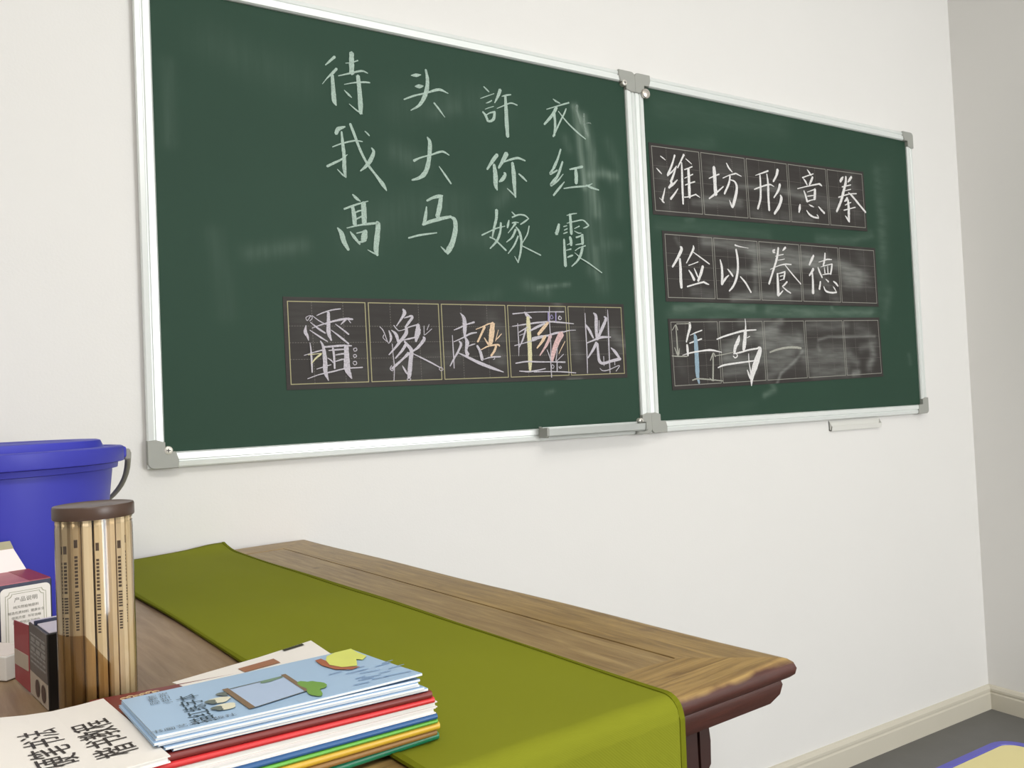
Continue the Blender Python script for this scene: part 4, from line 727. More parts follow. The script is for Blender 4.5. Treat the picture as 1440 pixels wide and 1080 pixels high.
prism(bm, [(-0.003, CD_-0.001, CH_), (-CW_+0.02, CD_-0.001, CH_), (-CW_+0.03, CD_+0.014, CH_+0.026), (-0.013, CD_+0.014, CH_+0.026)],
          [(-0.003, CD_, CH_), (-CW_+0.02, CD_, CH_), (-CW_+0.03, CD_+0.0152, CH_+0.026), (-0.013, CD_+0.0152, CH_+0.026)]); bm_link('flap', bm, M_cardi, ca)
bm = bmesh.new()
prism(bm, [(-0.0125, CD_+0.0135, CH_+0.0255), (-CW_+0.03, CD_+0.0135, CH_+0.0255), (-CW_+0.032, CD_+0.018, CH_+0.0345), (-0.0150, CD_+0.018, CH_+0.0345)],
          [(-0.0125, CD_+0.0145, CH_+0.0255), (-CW_+0.03, CD_+0.0145, CH_+0.0255), (-CW_+0.032, CD_+0.019, CH_+0.0345), (-0.0150, CD_+0.019, CH_+0.0345)]); bm_link('flap_edge', bm, M_kraft, ca)
# small white box
sb = thing('small_box', 'small white paper box with pale top, at the foot of the large carton', 'box', (-0.2275, -0.662, TZ), math.radians(42))
bm = bmesh.new(); box(bm, 0, 0.040, 0, 0.075, 0, 0.0235, 0.0012, 2); bm_link('body', bm, M_card, sb)
bm = bmesh.new(); box(bm, 0.0015, 0.0385, 0.0015, 0.0735, 0.0233, 0.0241, 0.0003, 1); bm_link('lid_panel', bm, mat('pale_pink_card', lin(228, 216, 208), rough=0.6), sb)
bm = bmesh.new(); box(bm, 0.004, 0.030, 0.045, 0.048, 0.0238, 0.0244); bm_link('print_stripe', bm, M_inkg, sb)
# dark upright box
db = thing('ink_box', 'dark upright box with grey printed side and red end flap, behind the pencil jar', 'box', (-0.1925, -0.782, TZ), math.radians(12))
bm = bmesh.new(); box(bm, 0, 0.07, 0, 0.066, 0, 0.0655, 0.0008, 1); bm_link('body', bm, M_dark, db)
bm = bmesh.new(); box(bm, -0.0006, 0.0002, 0.001, 0.0655, 0.022, 0.065); bm_link('side_print', bm, M_gtext, db)
bm = bmesh.new(); box(bm, -0.0006, 0.0002, 0.001, 0.0655, 0.0006, 0.0218); bm_link('side_band', bm, mat('beige_print', lin(176, 162, 146), rough=0.6), db)
for i in range(7):
    bm = bmesh.new(); zz = 0.0565-i*0.0042; hh = 0.0016 if i in (1, 3) else 0.0007
    for k in range(3 if i in (1, 3) else 5):
        yy = 0.006+k*(0.019 if i in (1, 3) else 0.0112); box(bm, -0.0010, -0.0006, yy, yy+(0.013 if i in (1, 3) else 0.0088), zz-hh, zz+hh)
    bm_link('text_line', bm, mat('pale_grey_ink', lin(142, 138, 134), rough=0.7), db)
for yy in (0.014, 0.036):
    bm = bmesh.new(); ring = [(-0.0011, yy+0.0078*math.cos(a), 0.0115+0.0078*math.sin(a)) for a in np.linspace(0, 2*PI, 21)[:-1]]; poly(bm, ring); bm_link('seal_print', bm, mat('brown_seal', lin(74, 52, 44), rough=0.6), db)
bm = bmesh.new(); box(bm, 0.002, 0.068, 0.002, 0.045, 0.0652, 0.0666, 0.0004, 1); bm_link('lid_flap', bm, M_lav, db)
bm = bmesh.new(); box(bm, 0.0, 0.07, 0.0455, 0.0485, 0.0652, 0.0690, 0.0004, 1); bm_link('lid_edge', bm, M_navy, db)
bm = bmesh.new(); box(bm, 0.0, 0.07, 0.049, 0.066, 0.0652, 0.0664, 0.0004, 1); bm_link('lid_flap', bm, M_lav, db)
bm = bmesh.new()
prism(bm, [(-0.001, 0.066, 0.001), (-0.004, 0.112, 0.004), (-0.004, 0.112, 0.060), (-0.001, 0.066, 0.062)], [(0.0, 0.066, 0.001), (-0.003, 0.112, 0.004), (-0.003, 0.112, 0.060), (0.0, 0.066, 0.062)]); bm_link('end_flap', bm, M_red, db)
bm = bmesh.new()
prism(bm, [(-0.0018, 0.068, 0.020), (-0.0048, 0.108, 0.020), (-0.0048, 0.108, 0.034), (-0.0018, 0.068, 0.034)], [(-0.001, 0.068, 0.020), (-0.004, 0.108, 0.020), (-0.004, 0.108, 0.034), (-0.001, 0.068, 0.034)]); bm_link('end_flap_stripe', bm, mat('beige_print', lin(176, 162, 146)), db)

# ------------------------------------------------------------ jar of pencils
JX, JY = -0.1575, -0.855
def clear(name, amt, tint):
    m = bpy.data.materials.new(name); m.use_nodes = True; nt = m.node_tree; N = nt.nodes.new; L = nt.links.new
    gl = N('ShaderNodeBsdfGlossy'); gl.inputs['Roughness'].default_value = 0.08; tr = N('ShaderNodeBsdfTransparent'); tr.inputs[0].default_value = tint
    fr = N('ShaderNodeFresnel'); fr.inputs[0].default_value = 1.35; mr = N('ShaderNodeMath'); mr.operation = 'ADD'; mr.inputs[1].default_value = amt
    L(fr.outputs[0], mr.inputs[0]); ms = N('ShaderNodeMixShader'); L(mr.outputs[0], ms.inputs[0]); L(tr.outputs[0], ms.inputs[1]); L(gl.outputs[0], ms.inputs[2])
    L(ms.outputs[0], nt.nodes['Material Output'].inputs[0]); return m
M_clear = clear('clear_plastic', 0.02, (0.97, 0.98, 0.97, 1)); M_brownpatch = clear('brown_translucent', 0.0, (0.74, 0.63, 0.48, 1))
jar = thing('pencil_jar', 'clear plastic jar with a dark brown screw lid, packed with wooden pencils', 'jar', (JX, JY, TZ))
bm = bmesh.new(); lathe(bm, [(0, 0.0005), (0.026, 0.0005), (0.0280, 0.003), (0.0283, 0.008), (0.0283, 0.163), (0.0272, 0.166), (0.0272, 0.176)], 56)
bm_link('body', bm, M_clear, jar, autosmooth=True)
bm = bmesh.new()
for zz in (0.1655, 0.1685): lathe(bm, [(0.0272, zz-0.0006), (0.0283, zz), (0.0272, zz+0.0006)], 56)
bm_link('thread', bm, M_clear, jar, smooth=True)
bm = bmesh.new(); lathe(bm, [(0.0276, 0.1700), (0.0294, 0.1700), (0.0299, 0.171), (0.0299, 0.1790), (0.0293, 0.1803), (0.0274, 0.1806), (0.0264, 0.1800), (0, 0.1800), (0, 0.1785), (0.0276, 0.1785)], 64)
bm_link('lid', bm, mat('brown_lid', lin(74, 54, 43), rough=0.38), jar, autosmooth=True)
bm = bmesh.new(); va, vb = [], []      # translucent brown patch round the lower left of the jar
for a in np.linspace(math.radians(178), math.radians(285), 22):
    x, y = 0.02845*math.cos(a), 0.02845*math.sin(a); top = 0.082
    ad = math.degrees(a)
    if ad > 250: top = 0.082-(ad-250)*0.0007
    va.append(bm.verts.new((x, y, 0.010))); vb.append(bm.verts.new((x, y, top)))
for i in range(len(va)-1): bm.faces.new((va[i], va[i+1], vb[i+1], vb[i]))
bm_link('brown_patch', bm, M_brownpatch, jar)
M_pen = [mat('pencil_wood_%s' % n, c, rough=0.5, var=0.06, scale=5, stretch=(60, 60, 2.0)) for n, c in (('pale', lin(220, 194, 152)), ('tan', lin(210, 180, 136)), ('light', lin(230, 206, 168)))]
M_print = mat('brown_pencil_print', lin(84, 62, 44), rough=0.6)
def pencil(x, y, ang, lean, L_, mi, mark, label='plain wooden pencil in the middle or back of the clear jar'):
    t = thing('pencil', label, 'pencil', (JX+x, JY+y, TZ+0.0018), 0, 'pencils in the clear jar')
    r = 0.0037; bm = bmesh.new()
    ring = lambda z, rr: [(rr*math.cos(ang+k*PI/3)+lean[0]*z, rr*math.sin(ang+k*PI/3)+lean[1]*z, z) for k in range(6)]
    prism(bm, ring(0, r), ring(L_, r)); bm_link('barrel', bm, M_pen[mi], t)
    bm = bmesh.new(); prism(bm, ring(L_, 0.0011), ring(L_+0.0006, 0.0011)); bm_link('lead', bm, mat('graphite', lin(60, 60, 62)), t)
    if mark:
        ap = r*math.cos(PI/6); fa = ang+PI/6
        k = min(range(6), key=lambda q: math.sin(fa+q*PI/3) + 0.12*math.cos(fa+q*PI/3)); fa = fa+k*PI/3     # the facet facing the room
        n = Vector((math.cos(fa), math.sin(fa), 0)); tg = Vector((-n.y, n.x, 0)); 
        def pt(s, z): return tuple(n*(ap+0.00015)+tg*s+Vector((lean[0]*z, lean[1]*z, z)))
        bm = bmesh.new()
        z0 = L_-0.026+rng.uniform(-0.004, 0.004)
        for s0, z_, h in ((-0.0012, z0, 0.0062),): poly(bm, [pt(-0.00125, z_), pt(0.00125, z_), pt(0.00125, z_+h), pt(-0.00125, z_+h)])
        z = z0-0.006
        for i in range(24):
            h = 0.0016 if i > 8 else 0.0022; wd = 0.0011 if (i < 9 or i > 17) else 0.0014
            if i not in (9, 16): poly(bm, [pt(-wd, z-h), pt(wd, z-h), pt(wd, z-0.0003), pt(-wd, z-0.0003)])
            z -= h+0.0006
        bm_link('stamped_print', bm, M_print, t)
RJ = 0.0243; nP = 18
front = [i for i in range(nP) if math.sin(-PI/2+i*2*PI/nP+0.08) < -0.1]
front.sort(key=lambda i: math.cos(-PI/2+i*2*PI/nP+0.08))
ORD = ['leftmost', 'second', 'third', 'fourth', 'fifth', 'sixth', 'seventh', 'eighth', 'ninth', 'tenth']
for i in range(nP):
    a = -PI/2 + i*2*PI/nP + 0.08
    x, y = RJ*math.cos(a), RJ*math.sin(a)
    tl = (0.0, 0.0) if i % 5 else (-0.006, 0.0)
    pencil(x, y, a+rng.choice([0, PI/6]), (rng.uniform(-0.004, 0.004)*0.3, 0), 0.1715-0.0005*(i % 3), i % 3, math.sin(a) < -0.1 and i not in (1, 17),
           *([('%s wooden pencil %sin the front row inside the clear jar' % (ORD[front.index(i)], '' if front.index(i) == 0 else 'from the left '))] if i in front else []))
for i in range(13):
    a = i*2*PI/13; pencil(0.0165*math.cos(a), 0.0165*math.sin(a), a, (0, 0), 0.169, (i+1) % 3, False)
for i in range(6):
    a = i*PI/3; pencil(0.0085*math.cos(a), 0.0085*math.sin(a), a, (0, 0), 0.168, i % 3, False)
# ------------------------------------------------------------ stack of books
Z0 = TZ + 0.0037           # top of the cloth under the stack
YN = -1.060; DY = 0.143     # near edge, depth; every book is thicker at its near spine
def hz(h, y): return Z0 + h*(1-0.22*(y-YN)/DY)
def slab(bm, C, h0, h1, mi=0, n=6, curl=None):
    """sheet-like solid over quad C (near-right, near-left, far-left, far-right), between stack heights h0 and h1"""
    C = [np.array(c, float) for c in C]; top, bot = [], []
    for j in range(n+1):
        for i in range(n+1):
            s, t_ = i/n, j/n
            p = (C[0]*(1-s)+C[1]*s)*(1-t_) + (C[3]*(1-s)+C[2]*s)*t_
            dz = curl(s, t_) if curl else 0.0
            top.append(bm.verts.new((p[0], p[1], hz(h1, p[1])+dz))); bot.append(bm.verts.new((p[0], p[1], hz(h0, p[1])+dz)))
    m_ = n+1
    for j in range(n):
        for i in range(n):
            a = j*m_+i
            for L_, fl in ((top, False), (bot, True)):
                q = (L_[a], L_[a+1], L_[a+m_+1], L_[a+m_]); f = bm.faces.new(q[::-1] if fl else q); f.material_index = mi
    bd = [i for i in range(n)] + [j*m_+n for j in range(n)] + [n*m_+i for i in range(n, 0, -1)] + [j*m_ for j in range(n, 0, -1)]
    for a, b in zip(bd, bd[1:]+bd[:1]): f = bm.faces.new((top[a], bot[a], bot[b], top[b])); f.material_index = mi
def quad(xr, xl, yn, yf, rot=0.0):
    c = np.array([(xr+xl)/2, (yn+yf)/2]); P = [np.array(p) for p in ((xr, yn), (xl, yn), (xl, yf), (xr, yf))]
    R = np.array([[math.cos(rot), -math.sin(rot)], [math.sin(rot), math.cos(rot)]])
    piv = np.array([xr, yn]); return [tuple(piv + R@(p-piv)) for p in P]
def inset(Q, a, sides=(1, 1, 1, 1)):
    """shrink quad: near, left, far, right"""
    nr, nl, fl, fr = [np.array(q, float) for q in Q]
    ex = (nr-nl)/np.linalg.norm(nr-nl); ey = (fr-nr)/np.linalg.norm(fr-nr); n_, l_, f_, r_ = [a*s for s in sides]
    return [tuple(nr-ex*r_+ey*n_), tuple(nl+ex*l_+ey*n_), tuple(fl+ex*l_-ey*f_), tuple(fr-ex*r_-ey*f_)]
M_paper = mat('paper_edges', lin(238, 236, 230), rough=0.8, var=0.10, scale=30, stretch=(0.4, 0.4, 90))
def book(name, label, Q, h0, h1, cover, spine_near=True, group='books in the near stack', ct=0.0007):
    t = tag_empty(name, label, Q, h0, group)
    o = t.location
    def fin(bm): 
        for v in bm.verts: v.co -= o
        return bm
    bm = bmesh.new(); slab(bm, inset(Q, 0.0022, (0.4 if spine_near else 0.7, 1, 1, 0.5)), h0+ct, h1-ct); bm_link('pages', fin(bm), M_paper, t)
    bm = bmesh.new(); slab(bm, Q, h0, h0+ct); bm_link('back_cover', fin(bm), cover, t)
    bm = bmesh.new(); slab(bm, Q, h1-ct, h1); bm_link('front_cover', fin(bm), cover, t)
    if spine_near:
        bm = bmesh.new(); (xr, yr), (xl, yl) = Q[0], Q[1]; R_a, R_b = [], []
        for a in np.linspace(-PI/2, PI/2, 7):
            hm, hr = (h0+h1)/2, (h1-h0)/2
            dy = -0.0022*math.cos(a); h = hm+hr*math.sin(a)
            R_a.append((xr, yr+dy, hz(h, yr))); R_b.append((xl, yl+dy, hz(h, yl)))
        R_a += [(xr, yr+0.001, hz(h1, yr)), (xr, yr+0.001, hz(h0, yr))]; R_b += [(xl, yl+0.001, hz(h1, yl)), (xl, yl+0.001, hz(h0, yl))]
        prism(bm, R_a, R_b); bm_link('spine', fin(bm), cover, t, autosmooth=True)
    return t
def tag_empty(name, label, Q, h0, group, cat='book'):
    c = np.mean([np.array(q) for q in Q], axis=0)
    return thing(name, label, cat, (c[0], c[1], hz(h0, c[1])), 0, group)
M_dgreen = mat('dark_green_cover', lin(22, 124, 88), rough=0.4)
M_yellow = mat('yellow_cover', lin(206, 166, 50), rough=0.4)
M_brown = mat('ochre_cover', lin(142, 104, 52), rough=0.5)
M_lgreen = mat('light_green_cover', lin(104, 176, 68), rough=0.4)
M_bluec = mat('blue_cover', lin(40, 88, 140), rough=0.4)
M_whitec = mat('white_cover', lin(236, 230, 226), rough=0.5)
M_redc = mat('red_cover', lin(206, 48, 50), rough=0.4)
M_maroon = mat('maroon_cover', lin(122, 48, 44), rough=0.45, var=0.06, scale=12)
XL_ = -0.168
book('book', 'dark green book at the very bottom of the book stack', quad(0.0520, XL_, -1.0460, -0.915, math.radians(6.5)), 0.0000, 0.0052, M_dgreen)
book('book', 'ochre brown book between the green bottom book and the yellow one in the stack', quad(0.0475, XL_, -1.053, -0.910, math.radians(4)), 0.0062, 0.0108, M_brown)
book('book', 'yellow book in the lower half of the book stack', quad(0.0490, XL_, -1.055, -0.905, math.radians(3)), 0.0109, 0.0160, M_yellow)
book('book', 'thin light green book between the yellow and the blue book of the stack', quad(0.0470, XL_, -1.056, -0.905, math.radians(2.5)), 0.0161, 0.0192, M_lgreen)
book('book', 'thin blue book in the middle of the book stack', quad(0.0465, XL_, -1.057, -0.905, math.radians(2)), 0.0193, 0.0232, M_bluec)
book('book', 'white book with its page edges showing, above the blue book of the stack', quad(0.0460, XL_, -1.0575, -0.905, math.radians(1.5)), 0.0233, 0.0275, M_whitec, False)
book('book', 'cream white book directly under the red book of the stack', quad(0.0470, XL_, -1.058, -0.905, math.radians(1.2)), 0.0276, 0.0318, M_whitec, False)
book('book', 'bright red book below the maroon book in the stack', quad(0.0440, XL_, -1.059, -0.905, math.radians(0.7)), 0.0319, 0.0360, M_redc)
QM = [(0.0420, -1.0595), (-0.1690, -1.0595), (-0.1660, -0.8870), (0.0330, -0.9000)]
mb = book('book', 'maroon book topping the coloured books, its corner showing with pink and gold print', QM, 0.0361, 0.0408, M_maroon)
def surf(x, y, h): return Vector((x, y, hz(h, y)))
SL = -0.22*0.045/DY     # slope of the upper surfaces
def flat_text(parent, name, s, size, x, y, h, m, right=(0, 1), up=(-1, 0), sx=1.0, lift=0.0005):
    r3 = Vector((right[0], right[1], right[1]*SL)); u3 = Vector((up[0], up[1], up[1]*SL))
    me = text_mesh(s, size, surf(x, y, h), r3, u3, (0, 0, 1), lift, sx)
    for v in me.vertices: v.co -= parent.location
    return link(name, me, m, parent)
M_pinkp = mat('pink_print', lin(226, 170, 166)); M_gold = mat('gold_print', lin(222, 196, 150))
flat_text(mb, 'cover_print', '中国书法', 0.0085, -0.1500, -1.0520, 0.0408, M_pinkp, (0, 1), (-1, 0))
bm = bmesh.new()      # gold cloud scroll near the far edge of the maroon cover
for k in range(6):
    cx, cy = -0.1440+k*0.0045, -0.9060+0.0016*math.sin(k*2.1)+k*0.0006
    pts = [surf(cx+0.0028*math.cos(a)*(1-0.10*a), cy+0.0032*math.sin(a)*(1-0.10*a), 0.0408)+Vector((0, 0, 0.0007)) for a in np.linspace(0, 5.2, 16)]
    tube(bm, [p-mb.location for p in pts], 0.00035, 5)
bm_link('gold_scroll', bm, M_gold, mb)

# loose white sheet and the white copybook with large characters
M_sheet = mat('cream_sheet', lin(240, 234, 226), rough=0.7)
Qs = [(0.020, -0.975), (-0.085, -0.975), (-0.1060, -0.8800), (0.0240, -0.8240)]
sh = thing('leaflet', 'white leaflet with a brown block sticking out behind the blue booklets', 'paper', (-0.03, -0.90, hz(0.0409, -0.90)))
def sheet_pt(s, t_):
    C = [np.array(c) for c in Qs]; p = (C[0]*(1-s)+C[1]*s)*(1-t_) + (C[3]*(1-s)+C[2]*s)*t_
    z = hz(0.0413, min(p[1], -0.93)); over = max(0.0, p[1]+0.93); z -= 0.085*over
    z += 0.010*max(0, t_-0.6)*max(0, 0.4-s)
    return Vector((p[0], p[1], z))
bm = bmesh.new(); n = 12; tp = [[bm.verts.new(sheet_pt(i/n, j/n)+Vector((0, 0, 0.0004))-sh.location) for i in range(n+1)] for j in range(n+1)]
bt = [[bm.verts.new(sheet_pt(i/n, j/n)-sh.location) for i in range(n+1)] for j in range(n+1)]
for j in range(n):
    for i in range(n):
        bm.faces.new((tp[j][i], tp[j][i+1], tp[j+1][i+1], tp[j+1][i])); bm.faces.new((bt[j][i], bt[j+1][i], bt[j+1][i+1], bt[j][i+1]))
for k in range(n):
    for (a, b) in (((0, k), (0, k+1)), ((n, k+1), (n, k)), ((k+1, 0), (k, 0)), ((k, n), (k+1, n))):
        bm.faces.new((tp[a[0]][a[1]], bt[a[0]][a[1]], bt[b[0]][b[1]], tp[b[0]][b[1]]))
bm_link('sheet', bm, M_sheet, sh)
def sheet_patch(nm, m, s0, s1, t0, t1):
    bm = bmesh.new(); k = 6
    g_ = [[bm.verts.new(sheet_pt(s0+(s1-s0)*i/k, t0+(t1-t0)*j/k)+Vector((0, 0, 0.0009))-sh.location) for i in range(k+1)] for j in range(k+1)]
    for j in range(k):
        for i in range(k): bm.faces.new((g_[j][i], g_[j][i+1], g_[j+1][i+1], g_[j+1][i]))
    bm_link(nm, bm, m, sh)
sheet_patch('brown_block', mat('brown_print', lin(160, 108, 76), rough=0.6), 0.36, 0.62, 0.66, 0.82)
sheet_patch('painted_gap_shadow', mat('dark_olive_gap_shade', lin(44, 42, 24), rough=0.6), 0.08, 0.24, 0.93, 0.985)  # shadow gap between sheet and cloth, painted as a dark patch on the sheet

QC = [(-0.1325, -1.0775), (-0.3350, -1.1040), (-0.3600, -0.9050), (-0.1572, -0.9020)]
cb = tag_empty('copybook', 'white copybook with large black brush-style characters on its cover, left of the blue booklets', QC, 0.0409, 'books in the near stack')
def curlC(s, t_): return -0.0035*math.sin(PI*min(1, s/0.34))*t_*t_*0.5 + 0.012*max(0, s-0.2)*t_
o_ = cb.location
for nm, a, b, q, mm in (('back_cover', 0.0409, 0.0415, QC, M_whitec), ('pages', 0.0415, 0.0442, inset(QC, 0.0012), M_paper), ('front_cover', 0.0442, 0.0448, QC, M_sheet)):
    bm = bmesh.new(); slab(bm, q, a, b, 0, 12, curlC)
    for v in bm.verts: v.co -= o_
    bm_link(nm, bm, mm, cb, smooth=False)
exC = Vector((-0.992, -0.125, 0)); eyC = Vector((-0.135, 0.991, 0))
def ctext(s, size, x, y, asp):
    me = text_mesh(s, size, (0, 0, 0), (0, 1, 0), (-1, 0, 0), (0, 0, 1), 0, asp)
    for v in me.vertices:
        px, py = v.co.x, v.co.y
        X = x + (-px)*exC.x + py*eyC.x; Y = y + (-px)*exC.y + py*eyC.y
        C = [np.array(c) for c in QC]; d = np.array([X, Y])-C[0]; ex = C[1]-C[0]; ey = C[3]-C[0]
        s_ = np.dot(d, ex)/np.dot(ex, ex); t_ = np.dot(d, ey)/np.dot(ey, ey)
        v.co = Vector((X, Y, hz(0.0448, Y)+curlC(max(s_, 0), max(t_, 0))+0.0005))-o_
    return link('cover_print', me, M_ink, cb)
ctext('楷书教程', 0.0250, -0.1620, -1.0080, 0.96)
ctext('硬笔书法', 0.0250, -0.1925, -1.0035, 0.96)

# six pale blue booklets
M_bb = mat('pale_blue_cover', lin(168, 196, 224), rough=0.4, var=0.05, scale=14)
QB = [(0.0350, -1.0610), (-0.1380, -1.0590), (-0.1480, -0.9460), (0.0280, -0.9300)]
H0 = 0.0417; TB = 0.00185
offs = [(0.004, 0.000, 0.008), (0.0005, -0.0015, 0.004), (-0.002, 0.0012, -0.004), (-0.0035, -0.0005, 0.003), (-0.0015, 0.001, -0.003), (0, 0, 0)]
words = ['lowest', 'second lowest', 'third', 'fourth', 'second highest', 'topmost']
for k in range(6):
    dx, dy, ra = offs[k]; sh_ = (k-5)*0.0016
    R2 = np.array([[math.cos(ra), -math.sin(ra)], [math.sin(ra), math.cos(ra)]]); piv = np.array(QB[0])
    Q = [tuple(piv + R2@(np.array(p)-piv) + np.array([dx + (sh_*(-0.6) if i in (1, 2) else 0), dy])) for i, p in enumerate(QB)]
    h0, h1 = H0+k*TB, H0+(k+1)*TB-0.00012
    lab = ('pale blue picture booklet on top of the pile, with title, framed drawing and yellow shape' if k == 5 else
           'pale blue booklet, %s of the pile of six on the maroon book' % words[k])
    t = tag_empty('booklet', lab, Q, h0, 'pale blue booklets', 'book'); o_ = t.location
    up = 0.0022 if k == 5 else 0.0
    cv = (lambda s, t_, u=up: u*(1-s)**3*(1-t_)**2)
    for nm, a, b, q, mm in (('back_cover', h0, h0+0.00025, Q, M_bb), ('pages', h0+0.00025, h1-0.0003, inset(Q, 0.0006, (-0.3, 1, 1, 0)), M_paper), ('front_cover', h1-0.0003, h1, Q, M_bb)):
        bm = bmesh.new(); slab(bm, q, a, b, 0, 8, cv)
        for v in bm.verts: v.co -= o_
        bm_link(nm, bm, mm, t)
top = t; HT = h1
def cover_poly(nm, pts, m, lift=0.0006):
    bm = bmesh.new()
    vs_ = []
    for x, y in pts:
        C = [np.array(c) for c in QB]; d = np.array([x, y])-C[0]; ex = C[1]-C[0]; ey = C[3]-C[0]
        s_ = min(max(np.dot(d, ex)/np.dot(ex, ex), 0), 1); t_ = min(max(np.dot(d, ey)/np.dot(ey, ey), 0), 1)
        vs_.append(bm.verts.new(surf(x, y, HT)+Vector((0, 0, lift+0.0022*(1-s_)**3*(1-t_)**2))-top.location))
    f = bm.faces.new(vs_); bmesh.ops.triangulate(bm, faces=[f]); return bm_link(nm, bm, m, top)
def blob(cx, cy, rx, ry, n=18, rot=0, wob=0.15, ph=0):
    out = []
    for a in np.linspace(0, 2*PI, n+1)[:-1]:
        k = 1+wob*math.sin(3*a+ph)+wob*0.5*math.sin(5*a+ph*2); x, y = rx*k*math.cos(a), ry*k*math.sin(a)
        out.append((cx+x*math.cos(rot)-y*math.sin(rot), cy+x*math.sin(rot)+y*math.cos(rot)))
    return out
M_tink = mat('dark_teal_ink', lin(44, 66, 78), rough=0.6); M_tgrey = mat('grey_blue_ink', lin(112, 126, 138), rough=0.6)
flat_text(top, 'title_print', '描红练字本', 0.0160, -0.1080, -1.0150, HT, M_tink, (0, 1), (-1, 0), 1.0, 0.0006)
flat_text(top, 'small_print', '同步教材', 0.0070, -0.1290, -0.9680, HT, M_tgrey, (0, 1), (-1, 0), 1.0, 0.0006)
flat_text(top, 'small_print', '小学生字帖', 0.0068, -0.1215, -0.9700, HT, M_tgrey, (0, 1), (-1, 0), 1.0, 0.0006)
flat_text(top, 'publisher_print', '书画艺术出版社', 0.0072, -0.1150, -1.0520, HT, M_tgrey, (1, 0), (0, 1), 1.0, 0.0006)
M_log = mat('brown_log_print', lin(128, 104, 78), rough=0.6); M_leaf = mat('green_leaf_print', lin(116, 158, 66), rough=0.6)
M_lemon = mat('lemon_print', lin(220, 224, 112), rough=0.55, var=0.08, scale=40); M_inner = mat('pale_panel_print', lin(178, 196, 222), rough=0.5)
M_cream = mat('cream_print', lin(226, 222, 196), rough=0.6); M_shade = mat('grey_green_print', lin(104, 112, 104), rough=0.6); M_rust = mat('rust_print', lin(168, 98, 66), rough=0.6)
FQ = [(-0.0790, -1.0480), (-0.0395, -1.0355), (-0.0400, -0.9780), (-0.0830, -0.9840)]
cover_poly('picture_panel', FQ, M_inner, 0.0006)
def bar(a, b, w_, m, nm='picture_border', lift=0.0008):
    a, b = np.array(a), np.array(b); d = (b-a)/np.linalg.norm(b-a); n_ = np.array([-d[1], d[0]])*w_/2
    cover_poly(nm, [tuple(a+n_), tuple(b+n_), tuple(b-n_), tuple(a-n_)], m, lift)
bar(FQ[0], FQ[1], 0.0013, M_shade); bar(FQ[2], FQ[3], 0.0020, M_shade); bar(FQ[1], (-0.0402, -0.973), 0.0036, M_log); bar((-0.0835, -0.980), FQ[0], 0.0042, M_log)
cover_poly('leaf_picture', blob(-0.0340, -1.0300, 0.0070, 0.0230, 30, -0.1, 0.28, 1), M_leaf, 0.0009)
cover_poly('leaf_picture', blob(-0.0520, -0.9830, 0.009, 0.004, 14, 0.3, 0.15, 2), mat('dull_leaf_print', lin(120, 146, 120)), 0.0009)
cover_poly('creature_picture', blob(-0.0925, -1.0290, 0.0070, 0.0085, 18, 0.2, 0.10), M_cream, 0.0009)
cover_poly('creature_picture', blob(-0.0925, -1.0090, 0.0070, 0.0080, 18, 0.2, 0.10, 1), M_cream, 0.00095)
for cx, cy in ((-0.0975, -1.0300), (-0.0980, -1.0100), (-0.0880, -0.9950)): cover_poly('creature_shade', blob(cx, cy, 0.0032, 0.0065, 14, 0.2, 0.2), M_shade, 0.0011)
cover_poly('yellow_picture', [(-0.0020, -0.9560), (0.0030, -0.9420), (0.0120, -0.9345), (0.0270, -0.9320), (0.0262, -0.9500), (0.0270, -0.9700), (0.0200, -0.9800), (0.0170, -0.9740), (0.0100, -0.9960), (0.0000, -0.9900), (-0.0045, -0.9740)], M_lemon, 0.0009)
cover_poly('rust_outline', [(-0.0085, -0.9480), (-0.0030, -0.9460), (-0.0020, -0.9600), (-0.0050, -0.9760), (0.0010, -0.9900), (0.0110, -1.0000), (0.0030, -1.0040), (-0.0060, -0.9920), (-0.0095, -0.9700)], M_rust, 0.0008)
M_wave = mat('blue_wave_print', lin(124, 158, 200), rough=0.5)
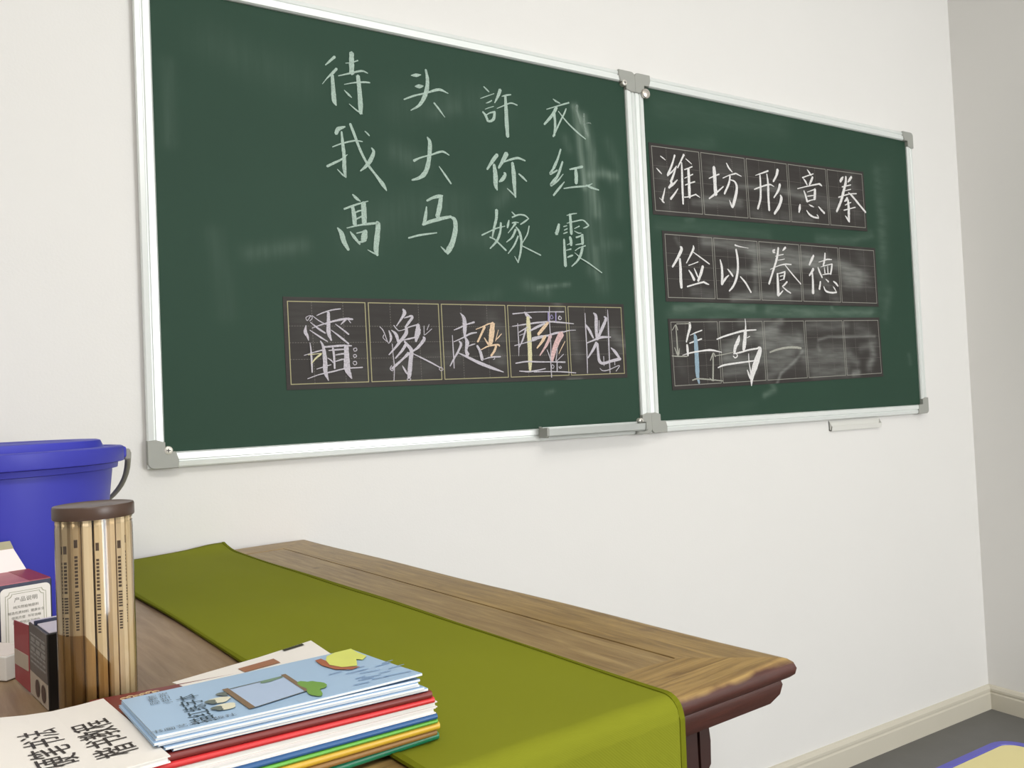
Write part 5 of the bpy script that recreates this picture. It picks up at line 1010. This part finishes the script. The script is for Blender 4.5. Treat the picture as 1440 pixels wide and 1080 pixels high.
for k in range(16):
    x_ = rng.uniform(-0.015, 0.028); y_ = rng.uniform(-1.050, -1.000); bar((x_, y_), (x_+rng.uniform(0.008, 0.016), y_+rng.uniform(-0.003, 0.003)), 0.0016, M_wave, 'water_stroke', 0.00075)

# ------------------------------------------------------------ yellow stool with a blue rim, lower right
M_rim = mat('blue_rim_plastic', lin(84, 82, 178), rough=0.4); M_ytop = mat('yellow_laminate', lin(222, 210, 150), rough=0.45, var=0.03, scale=10)
st = thing('stool', 'low square stool with a pale yellow seat and blue rounded rim, near the baseboard', 'stool', (1.15, -0.92, 0))
def rr2(hw, hh, r, z, n=8): 
    out = []
    for q, (sx, sy) in enumerate(((1, 1), (-1, 1), (-1, -1), (1, -1))):
        for a in np.linspace(0, PI/2, n): out.append((sx*(hw-r)+r*math.cos(a+q*PI/2), sy*(hh-r)+r*math.sin(a+q*PI/2), z))
    return out
bm = bmesh.new(); HW, HH = 0.180, 0.180
rings = [rr2(HW-0.010, HH-0.010, 0.040, 0.425), rr2(HW, HH, 0.050, 0.428), rr2(HW, HH, 0.050, 0.446), rr2(HW-0.003, HH-0.003, 0.047, 0.450), rr2(HW-0.016, HH-0.016, 0.034, 0.450), rr2(HW-0.018, HH-0.018, 0.032, 0.4455)]
vr = [[bm.verts.new(p) for p in r] for r in rings]
for a, b in zip(vr[:-1], vr[1:]):
    for i in range(len(a)): bm.faces.new((a[i], a[(i+1) % len(a)], b[(i+1) % len(a)], b[i]))
bm.faces.new(vr[0][::-1]); bm.faces.new(vr[-1]); bm_link('rim', bm, M_rim, st, autosmooth=True)
bm = bmesh.new(); prism(bm, rr2(HW-0.0182, HH-0.0182, 0.0318, 0.4450), rr2(HW-0.0182, HH-0.0182, 0.0318, 0.4492)); bm_link('seat', bm, M_ytop, st)
for sx in (-1, 1):
    for sy in (-1, 1):
        bm = bmesh.new(); tube(bm, [(sx*0.135, sy*0.135, 0.426), (sx*0.160, sy*0.160, 0.0)], [0.013, 0.011], 12); bm_link('leg', bm, mat('grey_steel_leg', lin(150, 152, 154), rough=0.35, metal=0.6), st, smooth=False)
